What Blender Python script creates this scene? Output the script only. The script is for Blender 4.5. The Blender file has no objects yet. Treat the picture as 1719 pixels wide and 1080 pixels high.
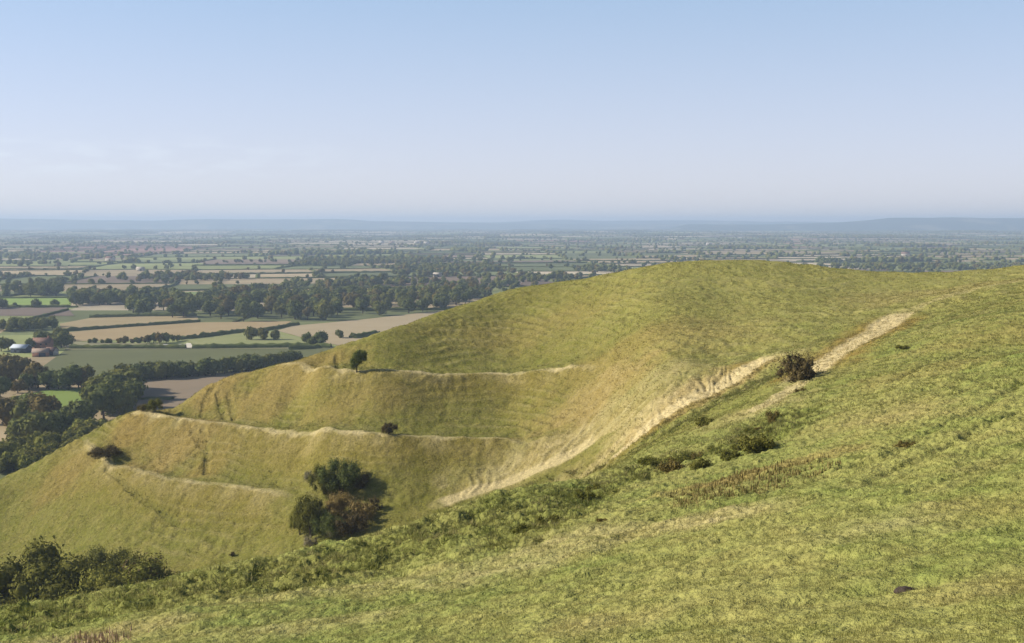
import bpy, math, time
import numpy as np
from mathutils import Vector

rng = np.random.default_rng(7)
T0 = time.time()
scene = bpy.context.scene
COL = scene.collection

# ------------------------------------------------------------------ camera
W, H, F, HY = 1719, 1080, 1762.0, 376.0
PIT = math.atan((540 - HY) / F)
CP, SP = math.cos(PIT), math.sin(PIT)


def ray(px, py):
    """direction through a photograph pixel, scaled to one metre forward (y)"""
    u, v = (px - W / 2) / F, (H / 2 - py) / F
    y = CP + v * SP
    return u / y, (v * CP - SP) / y


def at(px, py, D):
    a, t = ray(px, py)
    return (a * D, D, t * D)


def tt(px, py):
    return -ray(px, py)[1]


def pix(x, y, z):
    f = y * CP - z * SP
    u = y * SP + z * CP
    return W / 2 + F * x / f, H / 2 - F * u / f


# ------------------------------------------------------------------ noise
def _hash(ix, iy, seed):
    h = (ix.astype(np.int64) * 374761393 + iy.astype(np.int64) * 668265263 + seed * 1442695041) & 0xFFFFFFFF
    h = ((h ^ (h >> 13)) * 1274126177) & 0xFFFFFFFF
    h = h ^ (h >> 16)
    return (h & 0xFFFFFF) / float(0xFFFFFF)


def vnoise(x, y, seed=0):
    """gradient noise, about -1..1"""
    ix, iy = np.floor(x), np.floor(y)
    fx, fy = x - ix, y - iy
    sx = fx * fx * fx * (fx * (fx * 6 - 15) + 10)
    sy = fy * fy * fy * (fy * (fy * 6 - 15) + 10)

    def g(dx, dy):
        a = _hash(ix + dx, iy + dy, seed) * 2 * math.pi
        return np.cos(a) * (fx - dx) + np.sin(a) * (fy - dy)
    a = g(0, 0) * (1 - sx) + g(1, 0) * sx
    b = g(0, 1) * (1 - sx) + g(1, 1) * sx
    return (a * (1 - sy) + b * sy) * 1.5


def fbm(x, y, seed=0, octv=4, gain=.5):
    r, a, s = 0, 1, 0
    for o in range(octv):
        r = r + a * vnoise(x, y, seed + o * 17)
        s += a
        a *= gain
        x, y = x * 2.03 + 3.1, y * 2.03 - 1.7
    return r / s


def sstep(a, b, x):
    t = np.clip((x - a) / (b - a), 0, 1)
    return t * t * (3 - 2 * t)


# ------------------------------------------------------------------ hill surface
ctrl = []          # x, y, z


def pts(lst):
    for px, py, D in lst:
        ctrl.append(at(px, py, D))


def chain(px, py0, D0, steps, back=True):
    """walk up a slope seen through one pixel column: each step is (py, gradient)"""
    D, t = D0, tt(px, py0)
    ctrl.append(at(px, py0, D))
    for py, g in steps:
        t1 = tt(px, py)
        D = D * (g + t) / (g + t1)
        t = t1
        ctrl.append(at(px, py, D))
    if back:
        a = ray(px, py)[0]
        for dd, ex in (((7, 1.1), (18, 3.2), (45, 9), (110, 30)) if px < 960 else ((45, 7), (110, 30))):
            z = -t * (D + dd) - ex
            if dd == 110:
                z = min(z, -58 if px > 950 else -84)
            ctrl.append((a * (D + dd), D + dd, z))
        ctrl.append((a * (D + 190), D + 190, -90))
    return D


# the near slope
pts([(-200, 1080, 46), (0, 1080, 42), (300, 1080, 36), (600, 1080, 31), (860, 1080, 27), (1100, 1080, 24),
     (1300, 1080, 22), (1500, 1080, 20), (1719, 1080, 18), (1900, 1080, 17)])
pts([(0, 1062, 47), (150, 1045, 46), (300, 1028, 44), (500, 998, 46), (500, 963, 53), (700, 1000, 41),
     (700, 950, 51), (700, 908, 58), (860, 1000, 36), (860, 905, 52), (860, 860, 61)])
BROW = [(-200, 1048, 54), (0, 1022, 55), (75, 1010, 55.5), (150, 997, 56), (225, 983, 56.5), (300, 968, 57), (400, 949, 59), (500, 929, 61), (600, 903, 64), (660, 885, 66), (720, 867, 68), (790, 845, 71), (860, 821, 73)]
pts(BROW)
pts([(1000, 1000, 33), (1000, 900, 48), (1000, 840, 65), (1000, 800, 84),
     (1100, 900, 44), (1100, 800, 72), (1100, 750, 106),
     (1300, 1000, 27), (1300, 900, 37), (1300, 800, 55), (1300, 700, 86), (1300, 640, 125),
     (1520, 950, 28), (1520, 800, 45), (1520, 700, 70), (1520, 600, 113),
     (1719, 950, 25), (1719, 800, 38), (1719, 700, 55), (1719, 600, 84), (1719, 540, 115),
     (1950, 900, 26), (1950, 700, 52), (1950, 560, 100)])
ctrl.append((ray(1000, 790)[0] * 122, 122, -30))
# the hill across the coombe
FEET = {}
K_FOOT = [(-220, 1020), (0, 1000), (150, 960), (235, 950), (320, 945), (430, 930), (550, 895), (650, 865), (750, 840), (860, 805), (960, 783)]
K_D0 = [(-220, 172), (0, 178), (150, 172), (235, 168), (320, 165), (430, 162), (550, 160), (650, 160), (750, 163), (860, 166), (960, 160)]
K_SKY = [(-220, 850), (-100, 828), (0, 808), (60, 776), (100, 756), (135, 737), (165, 722), (200, 701), (222, 692), (250, 688), (285, 690), (300, 683), (330, 661), (350, 645),
         (380, 634), (430, 622), (480, 611), (510, 603), (550, 588), (620, 565), (720, 530), (850, 490), (1000, 466)]
K_T3 = [(138, 741), (150, 752), (190, 786), (280, 806), (400, 821), (520, 836)]
K_T2 = [(218, 695), (260, 698), (280, 702), (320, 709), (430, 723), (560, 729), (650, 735), (780, 740), (880, 741), (930, 743)]
K_T1 = [(466, 616), (500, 615), (540, 620), (600, 628), (720, 631), (830, 629), (900, 626), (975, 620)]


def kk(K, px):
    return float(np.interp(px, *zip(*K)))


def on(K, px):
    return K[0][0] <= px <= K[-1][0]


for px in [-220, -150, -80, -20, 40, 90] + list(range(128, 500, 24)) + list(range(505, 930, 33)):
    FEET[px] = (kk(K_FOOT, px), kk(K_D0, px))
    sky = kk(K_SKY, px)
    st, last = [], FEET[px][0]
    if px < 130:
        mid = (last + sky) / 2
        st = [(mid + 20, .35), (mid - 35, .42), (sky, .42)]
    else:
        for K, g, gr in ((K_T3, .42, .10), (K_T2, .52, .05), (K_T1, .55, .07)):
            if not on(K, px):
                continue
            e = kk(K, px)
            if e < sky - 1:
                continue
            # a real bench: the riser steepens to a lip, then the tread lies almost level
            if last - e > 30:
                st.append((e + .45 * (last - e), g * .85))
            st.append((e, g * 1.12))
            w = (13 if K is not K_T3 else 9) * (1 if px < 850 else np.interp(px, [850, 975], [1, .4]))
            if e - w > sky + 2:
                st.append((e - w, gr))
                last = e - w
            else:
                if e - sky > 1:
                    st.append((sky, gr))
                last = sky
                break
        if last > sky + 1:
            top_on = last < 640 or px > 840
            n = 1 if last - sky < 25 else (2 if last - sky < 70 else 3)
            gs = {1: [.36], 2: [.42, .27], 3: [.42, .34, .2]}[n] if top_on else {1: [.5], 2: [.55, .4], 3: [.55, .5, .4]}[n]
            for i in range(n):
                st.append((last + (sky - last) * (i + 1) / n, gs[i]))
    soft = float(np.interp(px, [640, 960], [1, .62]))
    DD = chain(px, FEET[px][0], FEET[px][1], [(a_, g_ * soft if g_ > .15 else g_) for a_, g_ in st])
    print('col', px, round(DD, 1))
for px, py0, D0, st in [
    (1000, 775, 158, [(740, .22), (700, .3), (640, .35), (580, .3), (520, .25), (466, .2)]),
    (1100, 715, 150, [(670, .22), (620, .28), (560, .25), (500, .22), (449, .18)]),
    (1220, 650, 155, [(600, .15), (540, .2), (490, .18), (438, .14)]),
    (1300, 600, 158, [(540, .12), (490, .15), (439, .12)]),
    (1420, 565, 165, [(520, .1), (480, .1), (453, .08)]),
    (1520, 525, 175, [(490, .06), (460, .03)]),
    (1620, 495, 180, [(470, .03), (458, .03)]),
]:
    FEET[px] = (py0, D0)
    print('col', px, round(chain(px, py0, D0, st), 1))
pts([(1719, 470, 185), (1719, 452, 255), (1950, 462, 190), (1950, 440, 260)])
for px in (1719, 1950):
    a = ray(px, 452)[0]
    ctrl += [(a * 310, 310, -21), (a * 390, 390, -60), (a * 480, 480, -90)]
# the coombe floor hidden behind the brow of the near slope
for px, py, Db in BROW:
    k = min(FEET, key=lambda q: abs(q - px))
    a = ray(px, py)[0]
    Df = FEET[k][1]
    zf = -tt(k, FEET[k][0]) * Df
    zb = -tt(px, py) * Db
    for dd, ex in ((5, .7), (13, 2.4)):
        ctrl.append((a * (Db + dd), Db + dd, -tt(px, py) * (Db + dd) - ex))
    ctrl.append((a * (Db + Df) / 2, (Db + Df) / 2, (zb + zf) / 2 - 6))
    ctrl.append((a * (Df - 16), Df - 16, zf - 1.5))
# the ground around and behind the viewpoint
ctrl += [(0, 0, -1.75), (-15, 0, -5.5), (15, 0, .2), (0, 8, -4.2), (40, 20, -3.5), (-40, 20, -17), (0, -60, 3), (70, -60, 5), (-60, -40, -14),
         (-80, 20, -34), (-120, 80, -56), (-200, -50, -70), (-220, 120, -78), (200, -100, 6), (200, 80, -1), (260, 250, -22), (-260, 220, -84)]
CT = np.array(ctrl, float)
SC = 100.0


def _tps_kernel(r2):
    return r2 * np.log(r2 + 1e-9) * .5


_n = len(CT)
_X = CT[:, :2] / SC
_r2 = ((_X[:, None] - _X[None]) ** 2).sum(-1)
_A = np.zeros((_n + 3, _n + 3))
_A[:_n, :_n] = _tps_kernel(_r2) + np.eye(_n) * 2e-5
_A[:_n, _n] = 1
_A[:_n, _n + 1:] = _X
_A[_n:, :_n] = _A[:_n, _n:].T
_w = np.linalg.solve(_A, np.concatenate([CT[:, 2], np.zeros(3)]))


def tps(x, y):
    out = np.empty(x.shape)
    xf, yf, of = x.ravel() / SC, y.ravel() / SC, out.ravel()
    for i in range(0, len(xf), 60000):
        a, b = xf[i:i + 60000], yf[i:i + 60000]
        r2 = (a[:, None] - _X[:, 0]) ** 2 + (b[:, None] - _X[:, 1]) ** 2
        of[i:i + 60000] = _tps_kernel(r2) @ _w[:_n] + _w[_n] + a * _w[_n + 1] + b * _w[_n + 2]
    return of.reshape(x.shape)


GX0, GY0, GS = -330.0, -330.0, 1.25
_gx, _gy = np.meshgrid(GX0 + GS * np.arange(530), GY0 + GS * np.arange(800))
GRID = tps(_gx, _gy)


def cubic(x, y):
    fx, fy = np.clip((x - GX0) / GS, 1.01, 527.9), np.clip((y - GY0) / GS, 1.01, 797.9)
    ix, iy = fx.astype(int), fy.astype(int)
    tx, ty = fx - ix, fy - iy

    def w(t):
        return (-.5 * t + t * t - .5 * t ** 3, 1 - 2.5 * t * t + 1.5 * t ** 3, .5 * t + 2 * t * t - 1.5 * t ** 3, -.5 * t * t + .5 * t ** 3)
    wx, wy = w(tx), w(ty)
    z = 0
    for j in range(4):
        r = 0
        for i in range(4):
            r = r + wx[i] * GRID[iy + j - 1, ix + i - 1]
        z = z + wy[j] * r
    return z


def base(x, y):
    x, y = np.asarray(x, float), np.asarray(y, float)
    z = cubic(x, y)
    r = np.hypot(x, y)
    return z + (-92 - z) * sstep(430, 600, r)


def zplain(x, y):
    d = np.hypot(x, y)
    u = sstep(1500, 4500, d)
    far = sstep(3500, 9500, d)
    return -80 + u * 9 * fbm(x / 1900, y / 1900, 91, 3) + far * (16 + 16 * fbm(x / 2600 + 4, y / 2600, 55, 3))


def march(px, py, fn, D0=14, D1=9000, n=1500):
    a, t = ray(px, py)
    Ds = np.geomspace(D0, D1, n)
    d = t * Ds - fn(a * Ds, Ds)
    k = np.argmax(d < 0)
    if d[k] >= 0:
        return None
    if k:
        f = d[k - 1] / (d[k - 1] - d[k])
        D = Ds[k - 1] + f * (Ds[k] - Ds[k - 1])
    else:
        D = Ds[0]
    return np.array([a * D, D, t * D])


def hit_hill(px, py, D0=14):
    return march(px, py, base, D0, 420, 900)


def polyline(lst, D0=14):
    r = [hit_hill(*p, D0) for p in lst]
    return np.array([q[:2] for q in r if q is not None])


def seg_dist(x, y, P):
    """distance to a polyline, the side (+ left of its direction) and the place along it 0..1"""
    best = np.full(x.shape, 1e9)
    side = np.zeros(x.shape)
    along = np.zeros(x.shape)
    L = np.concatenate([[0], np.cumsum(np.hypot(*np.diff(P, axis=0).T))])
    for i in range(len(P) - 1):
        dx, dy = P[i + 1] - P[i]
        l2 = dx * dx + dy * dy
        t = np.clip(((x - P[i, 0]) * dx + (y - P[i, 1]) * dy) / l2, 0, 1)
        ex, ey = x - P[i, 0] - t * dx, y - P[i, 1] - t * dy
        d = np.hypot(ex, ey)
        m = d < best
        best = np.where(m, d, best)
        side = np.where(m, np.sign(dx * ey - dy * ex), side)
        along = np.where(m, (L[i] + t * math.sqrt(l2)) / L[-1], along)
    return best, side, along


# strip lynchets: terrace edges followed along the hill
TERR = [
    (polyline([(468, 617), (500, 616), (540, 621), (600, 629), (720, 632), (830, 630), (900, 627), (960, 622), (1010, 619)], 150), .55, 2.5, 4),
    (polyline([(224, 697), (260, 700), (280, 703), (320, 710), (430, 724), (560, 730), (650, 736), (780, 741), (850, 742), (900, 742)], 140), .6, 2.5, 4),
    (polyline([(142, 746), (152, 754), (190, 788), (280, 807), (400, 822), (500, 835)], 140), .45, 2.2, 4),
]
PATHS = [   # polyline, half width, strength
    (polyline([(1296, 597), (1235, 632), (1180, 662), (1100, 707), (1045, 755), (1022, 770)], 90), 2.7, 1.0),
    (polyline([(1010, 725), (985, 745), (940, 772), (880, 797), (800, 822), (735, 848)], 120), 1.8, .85),
    (polyline([(1342, 640), (1370, 615), (1405, 594), (1450, 568), (1490, 540), (1522, 522)], 60), 3.1, 1.0),
    (polyline([(1342, 642), (1300, 672), (1262, 694)], 60), 1.5, .75),
    (polyline([(1522, 522), (1600, 494), (1719, 470)], 60), 1.6, .35),
]
PATCH = [   # px, py, radius along x, radius along y (metres), straw, brown
    (1010, 660, 17, 12, .35, .8), (1130, 672, 22, 9, .8, .5), (960, 690, 12, 9, .15, .6), (860, 790, 14, 8, .55, .1),
    (930, 750, 15, 7, .6, .3), (1100, 640, 14, 8, .45, .1),
    (235, 712, 10, 8, .15, .9), (300, 745, 13, 11, .25, .85), (360, 770, 9, 8, .1, .6), (120, 790, 10, 8, .15, .7),
    (370, 645, 11, 10, .2, .8), (470, 650, 18, 11, .2, .75), (520, 610, 14, 8, .15, .7), (600, 665, 18, 8, .15, .5), (330, 660, 9, 8, .1, .5),
    (1050, 590, 26, 12, .1, .5), (880, 560, 30, 14, .1, .3), (1150, 560, 22, 14, .15, .3), (1400, 590, 9, 9, .2, 1.0), (1500, 500, 14, 14, .25, .3),
    (1640, 480, 16, 10, .25, .35), (1250, 800, 7, 5, .25, .8), (1330, 780, 5, 4, .2, .6), (1200, 870, 6, 3.5, .55, .2), (980, 900, 5, 4, .45, .2), (1130, 880, 5, 3, .4, .3),
    (860, 950, 7, 4, .45, .1), (600, 985, 9, 3, .3, .15), (170, 1065, 5, 3, .5, .4), (500, 1050, 6, 3, .3, .1), (1270, 690, 8, 9, .4, .3), (1560, 620, 8, 8, .1, .3),
    (1490, 700, 7, 7, .25, .35), (1680, 560, 12, 10, .1, .35), (1000, 1050, 4, 2, .2, .2), (1500, 880, 4, 3, .3, .1), (1650, 850, 4, 3, .1, .3), (1690, 980, 3, 2, .2, .3),
]
PATCH = [(hit_hill(a, b, 14), c, d, e, f) for a, b, c, d, e, f in PATCH]
ROUGHL = [   # rough scrubby near-slope banks, their colour also darkened for shade: polyline, half width
    (polyline([(0, 1035), (200, 1010), (350, 985), (560, 945), (700, 905), (800, 872), (900, 832)]), 6.5),
    (polyline([(860, 905), (920, 865), (985, 825), (1040, 797)]), 3.0),
    (polyline([(1040, 800), (1110, 775), (1190, 758), (1270, 735), (1305, 700)]), 4.0),
    (polyline([(1110, 735), (1180, 695), (1250, 655), (1300, 630)]), 7),
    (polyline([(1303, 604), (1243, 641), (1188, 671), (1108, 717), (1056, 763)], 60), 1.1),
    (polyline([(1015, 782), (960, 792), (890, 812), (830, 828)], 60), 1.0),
]
THIN = [polyline(l, 120) for l in (       # trodden lines on the far slope
    [(356, 650), (344, 672), (338, 698)], [(366, 660), (370, 680), (378, 704)], [(384, 662), (394, 705)], [(340, 722), (348, 760), (346, 795)],
    [(322, 725), (345, 752), (352, 770)], [(180, 790), (230, 830), (300, 880)], [(565, 598), (568, 620)])]
TRACKS = [polyline(l) for l in (       # faint sheep tracks slanting up the near slope
    [(870, 990), (1000, 960), (1250, 900), (1480, 850), (1719, 760)], [(600, 1060), (900, 1010), (1200, 960), (1500, 930), (1719, 880)],
    [(1330, 850), (1450, 820), (1719, 690)], [(1100, 870), (1300, 830), (1500, 760), (1719, 640)], [(1000, 1075), (1300, 1020), (1719, 950)],
    [(300, 1065), (560, 1030), (800, 985), (1000, 930), (1090, 880)], [(1500, 640), (1620, 590), (1719, 565)])]


FAN = polyline([(1296, 597), (1180, 656), (1100, 692), (1010, 733), (930, 770), (840, 812), (740, 848)], 100)
FANL = float(np.hypot(*np.diff(FAN, axis=0).T).sum())


def terr_fade(x, y, P):
    return sstep(.5, 8, np.hypot(x - P[-1, 0], y - P[-1, 1])) * sstep(-6, 3, np.hypot(x - P[0, 0], y - P[0, 1]))


def coombe_fan(x, y):
    """the ribbed flank of dry grass above the worn strips: how much, and its ribs"""
    d, sd, al = seg_dist(x, y, FAN)
    w = fbm(x / 11, y / 11, 81, 3)
    m = sstep(1, -.1, (d + w * 7) / np.interp(al, [0, .15, .45, .8, 1], [4, 9, 17, 15, 8])) * (sd < 0) * sstep(0, .06, al) * sstep(1, .9, al)
    u = al * FANL
    rib = vnoise((u + d * .55 + 2.5 * fbm(x / 6, y / 6, 83, 2)) / 1.5, d / 11, 82)
    return m, rib


def masks(x, y):
    straw = np.zeros(x.shape)
    brown = np.zeros(x.shape)
    rough = np.zeros(x.shape)
    ditch = np.zeros(x.shape)
    n1 = fbm(x / 5, y / 5, 3, 4)
    n2 = fbm(x / 1.6, y / 1.6, 8, 3)
    for P, hw, s in PATHS:
        d, sd, al = seg_dist(x, y, P)
        e = sstep(0, .08, al) * sstep(1, .94, al)
        straw = np.maximum(straw, s * (.25 + .75 * e) * sstep(hw * 1.1, hw * .6, d + n1 * hw * .18 + n2 * .18) * (.95 + .12 * n2))
    for P, hw, s in PATHS[:3:2]:
        d, sd, al = seg_dist(x, y, P)
        brown = np.maximum(brown, .75 * sstep(7.5, 3, d + n1 * 3) * sstep(0, .12, al) * sstep(1, .8, al))
    for i, (P, A, L2, L1) in enumerate(TERR):
        d, sd, al = seg_dist(x, y, P)
        e = terr_fade(x, y, P)
        s = d * sd
        straw = np.maximum(straw, np.sqrt(e) * np.clip(.7 + .6 * n1 + .25 * n2, .35, 1) * sstep(1.15, .3, np.abs(s - .3 + n1 * .8) + n2 * .45) * (.9 if i < 2 else .65))  # lip lines: dry grass, with the sunlit crest painted in as paler colour
        brown = np.maximum(brown, e * .34 * sstep(-10, -1, s) * (s < 0))
        straw = np.maximum(straw, e * np.clip(.17 + .4 * n1 + .2 * n2, 0, .45) * sstep(-4.5, -.5, s) * (s < 0))
        rough = np.maximum(rough, e * .42 * sstep(8, 3, s) * sstep(.8, 2, s) * np.clip(.8 + n1, 0, 1))
    for p, rx, ry, s, b in PATCH:
        q = np.hypot((x - p[0]) / rx, (y - p[1]) / ry) + n1 * .55
        m = sstep(1.1, .15, q)
        straw = np.maximum(straw, s * m * (.65 + .6 * n2))
        brown = np.maximum(brown, b * m * .8)
    zc = base(x, y)
    w = fbm(x / 24, y / 24, 21, 3)
    mod = np.clip(.35 + 1.1 * fbm(x / 30 + 9, y / 30, 33, 2), 0, 1) * sstep(118, 150, y) * sstep(320, 285, np.hypot(x, y))
    straw = np.maximum(straw, mod * .26 * sstep(.2, 1, np.sin(zc * 2 * math.pi / 1.15 + w * 11)) * np.clip(.7 + n1, 0, 1))
    m, rib = coombe_fan(x, y)
    straw = np.maximum(straw, m * np.clip(.42 + .42 * rib + .25 * n2, .08, .8))
    brown = np.maximum(brown, m * .45 * np.clip(.6 - rib, 0, 1))
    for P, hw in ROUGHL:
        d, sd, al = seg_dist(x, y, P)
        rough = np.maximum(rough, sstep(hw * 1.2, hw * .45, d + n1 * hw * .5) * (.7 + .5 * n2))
    for P in THIN:
        d, sd, al = seg_dist(x, y, P)
        k = sstep(.75, .25, d + n2 * .3) * (y > 120)
        rough = np.maximum(rough, k)
        ditch = np.maximum(ditch, k)
    for P in TRACKS:
        d, sd, al = seg_dist(x, y, P)
        ditch = np.maximum(ditch, sstep(.8, .1, d + n1 * .8))
    return np.clip(straw, 0, 1), np.clip(brown, 0, 1), np.clip(rough, 0, 1), ditch


def ground(x, y, mk=None):
    """hill surface with its terraces, tracks and tussocks"""
    z = base(x, y)
    r = np.hypot(x, y)
    mk = mk or masks(x, y)
    straw, brown, rough, ditch = mk
    far = (y > 115) & (r < 330)
    if far.any():
        xx, yy = x[far], y[far]
        add = np.zeros(xx.shape)
        for P, A, L2, L1 in TERR:
            d, sd, al = seg_dist(xx, yy, P)
            e = terr_fade(xx, yy, P)
            s = d * sd
            up = np.clip(1 - s / L2, 0, 1)
            dn = np.clip(1 + s / L1, 0, 1) ** 1.4
            add += A * e * np.where(s > 0, up, dn)
        zz = z[far]
        w = fbm(xx / 24, yy / 24, 21, 3)
        ff = sstep(115, 150, yy) * sstep(320, 280, np.hypot(xx, yy))
        mod = np.clip(.35 + 1.1 * fbm(xx / 30 + 9, yy / 30, 33, 2), 0, 1)
        add -= .3 * ditch[far]
        add += ff * mod * .17 * np.sin(zz * 2 * math.pi / 1.15 + w * 11)              # terracettes
        gx, gy = PATCH[1][0][0], PATCH[1][0][1]
        gm = sstep(1.2, .3, np.hypot((xx - gx) / 24, (yy - gy) / 10))
        gl = np.sin(xx * 1.75 + 2.2 * fbm(xx / 4, yy / 9, 5, 2) * 3 - yy * .55)
        add += gm * .24 * (np.abs(gl) ** .7 - .5)                                    # gullies in the dry bank
        m, rib = coombe_fan(xx, yy)
        add += m * .32 * rib
        gx, gy = PATCH[10][0][:2]
        gm = sstep(1.2, .3, np.hypot((xx - gx + 5) / 13, (yy - gy) / 11))
        add -= gm * .2 * sstep(.82, .99, np.sin(xx * .8 + yy * .12 + fbm(xx / 6, yy / 12, 6, 2) * 1.5))
        add += ff * (.34 * fbm(xx / 5, yy / 5, 12, 4) + .19 * vnoise(xx / 1.3, yy / 1.0, 14) * np.clip(.6 + vnoise(xx / 9, yy / 9, 15), .1, 1.3))
        z = z.copy()
        z[far] += add
    nr = r < 235
    if nr.any():
        xx, yy = x[nr], y[nr]
        f = sstep(170, 110, r[nr] - .55 * np.clip(xx, 0, 110))
        sc = np.clip(r[nr] / 55, .45, 1.05)
        t1 = fbm(xx / 1.3, yy / 1.3, 40, 3)
        t2 = np.abs(vnoise(xx / .5 + t1, yy / .42, 44))
        t3 = vnoise(xx / .28, yy / .28, 48)
        ro = rough[nr]
        dz = (.24 + .24 * ro) * t1 + (.12 + .16 * ro) * (t2 - .3) + .04 * t3
        dz += (.30 + .30 * ro) * np.clip(vnoise(xx / 2.2, yy / 1.8, 51) - .15, 0, 1)
        tf = np.clip(vnoise(xx / .8, yy / .6, 91) - .38, 0, 1) + .8 * np.clip(vnoise(xx / 1.5, yy / 1.1, 93) - .45, 0, 1)
        dz += .13 * tf * np.clip(1 - .5 * ro, 0, 1)
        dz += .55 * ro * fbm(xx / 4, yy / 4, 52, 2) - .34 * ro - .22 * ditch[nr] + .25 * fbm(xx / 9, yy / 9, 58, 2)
        z = z.copy()
        z[nr] += dz * f * sc
    # worn strips lie a little lower than their banks
    return z - .35 * np.clip(straw - .6, 0, 1)


def gz(x, y):
    x, y = np.asarray(x, float), np.asarray(y, float)
    return np.maximum(ground(x, y), zplain(x, y))


def top_surface(x, y):
    return np.maximum(base(x, y), zplain(x, y))


# ------------------------------------------------------------------ mesh and node helpers
def mesh_np(name, V, faces, mats=None, attrs=None, fmat=None, smooth=False):
    """faces: array (n,k) of one polygon size, or a list of such arrays"""
    me = bpy.data.meshes.new(name)
    fl = faces if isinstance(faces, list) else [faces]
    fl = [np.asarray(f, np.int32) for f in fl if len(f)]
    me.vertices.add(len(V))
    me.vertices.foreach_set("co", np.asarray(V, np.float32).ravel())
    idx = np.concatenate([f.ravel() for f in fl])
    tot = np.concatenate([np.full(len(f), f.shape[1], np.int32) for f in fl])
    me.loops.add(len(idx))
    me.loops.foreach_set("vertex_index", idx)
    me.polygons.add(len(tot))
    st = np.concatenate([[0], np.cumsum(tot)[:-1]]).astype(np.int32)
    me.polygons.foreach_set("loop_start", st)
    me.polygons.foreach_set("loop_total", tot)
    if smooth:
        me.polygons.foreach_set("use_smooth", np.ones(len(tot), bool))
    for m in mats or []:
        me.materials.append(m)
    if fmat is not None:
        me.polygons.foreach_set("material_index", np.asarray(fmat, np.int32))
    for k, a in (attrs or {}).items():
        a = np.asarray(a, np.float32)
        if a.ndim == 1:
            at_ = me.attributes.new(k, 'FLOAT', 'POINT')
            at_.data.foreach_set("value", a)
        else:
            at_ = me.attributes.new(k, 'FLOAT_COLOR', 'POINT')
            if a.shape[1] == 3:
                a = np.concatenate([a, np.ones((len(a), 1), np.float32)], 1)
            at_.data.foreach_set("color", a.ravel())
    me.update(calc_edges=True)
    me.validate()
    return me


def link(name, data, parent=None, loc=None):
    o = bpy.data.objects.new(name, data)
    COL.objects.link(o)
    if parent is not None:
        o.parent = parent
    if loc is not None:
        o.location = [float(v) for v in loc]
    return o


def tag(o, label=None, cat=None, group=None, kind=None):
    for k, v in (("label", label), ("category", cat), ("group", group), ("kind", kind)):
        if v:
            o[k] = v
    return o


class Mat:
    def __init__(s, name, rough=.95, spec=.06):
        s.m = bpy.data.materials.new(name)
        s.m.use_nodes = True
        s.nt = s.m.node_tree
        s.nt.nodes.clear()
        s.out = s.n('ShaderNodeOutputMaterial')
        s.b = s.n('ShaderNodeBsdfPrincipled')
        s.b.inputs['Roughness'].default_value = rough
        s.b.inputs['Specular IOR Level'].default_value = spec
        s.l(s.b.outputs[0], s.out.inputs[0])

    def n(s, t, **kw):
        q = s.nt.nodes.new(t)
        for k, v in kw.items():
            setattr(q, k, v)
        return q

    def l(s, a, b):
        s.nt.links.new(a, b)

    def put(s, v, sock):
        if hasattr(v, 'is_output'):
            s.l(v, sock)
        elif isinstance(v, (tuple, list)):
            sock.default_value = tuple(v) + (1,) if len(v) == 3 and sock.type == 'RGBA' else v
        else:
            sock.default_value = v

    def attr(s, name, fac=True):
        q = s.n('ShaderNodeAttribute')
        q.attribute_name = name
        return q.outputs['Fac' if fac else 'Color']

    def noise(s, scale, detail=4, rough=.6, vec=None, col=False):
        q = s.n('ShaderNodeTexNoise')
        q.inputs['Scale'].default_value = scale
        q.inputs['Detail'].default_value = detail
        q.inputs['Roughness'].default_value = rough
        s.l(vec if vec is not None else s.pos(), q.inputs['Vector'])
        return q.outputs['Color' if col else 'Fac']

    def pos(s):
        if not hasattr(s, '_pos'):
            s._pos = s.n('ShaderNodeNewGeometry').outputs['Position']
        return s._pos

    def mix(s, f, a, b, mode='MIX'):
        q = s.n('ShaderNodeMix')
        q.data_type = 'RGBA'
        q.blend_type = mode
        s.put(f, q.inputs[0])
        s.put(a, q.inputs[6])
        s.put(b, q.inputs[7])
        return q.outputs[2]

    def rng(s, v, a, b, c=0., d=1.):
        q = s.n('ShaderNodeMapRange')
        q.inputs[1].default_value, q.inputs[2].default_value, q.inputs[3].default_value, q.inputs[4].default_value = a, b, c, d
        s.l(v, q.inputs[0])
        return q.outputs[0]

    def math(s, op, a, b=0.):
        q = s.n('ShaderNodeMath', operation=op)
        s.put(a, q.inputs[0])
        s.put(b, q.inputs[1])
        return q.outputs[0]

    def color(s, c):
        s.put(c, s.b.inputs['Base Color'])

    def bump(s, h, strength, dist):
        q = s.n('ShaderNodeBump')
        q.inputs['Strength'].default_value = strength
        q.inputs['Distance'].default_value = dist
        s.l(h, q.inputs['Height'])
        s.l(q.outputs[0], s.b.inputs['Normal'])


GREEN, OLIVE, STRAW, BROWN, LUSH, SCRUB = (.280, .274, .078), (.156, .148, .026), (.52, .42, .21), (.245, .158, .036), (.150, .205, .040), (.118, .128, .024)


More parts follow.
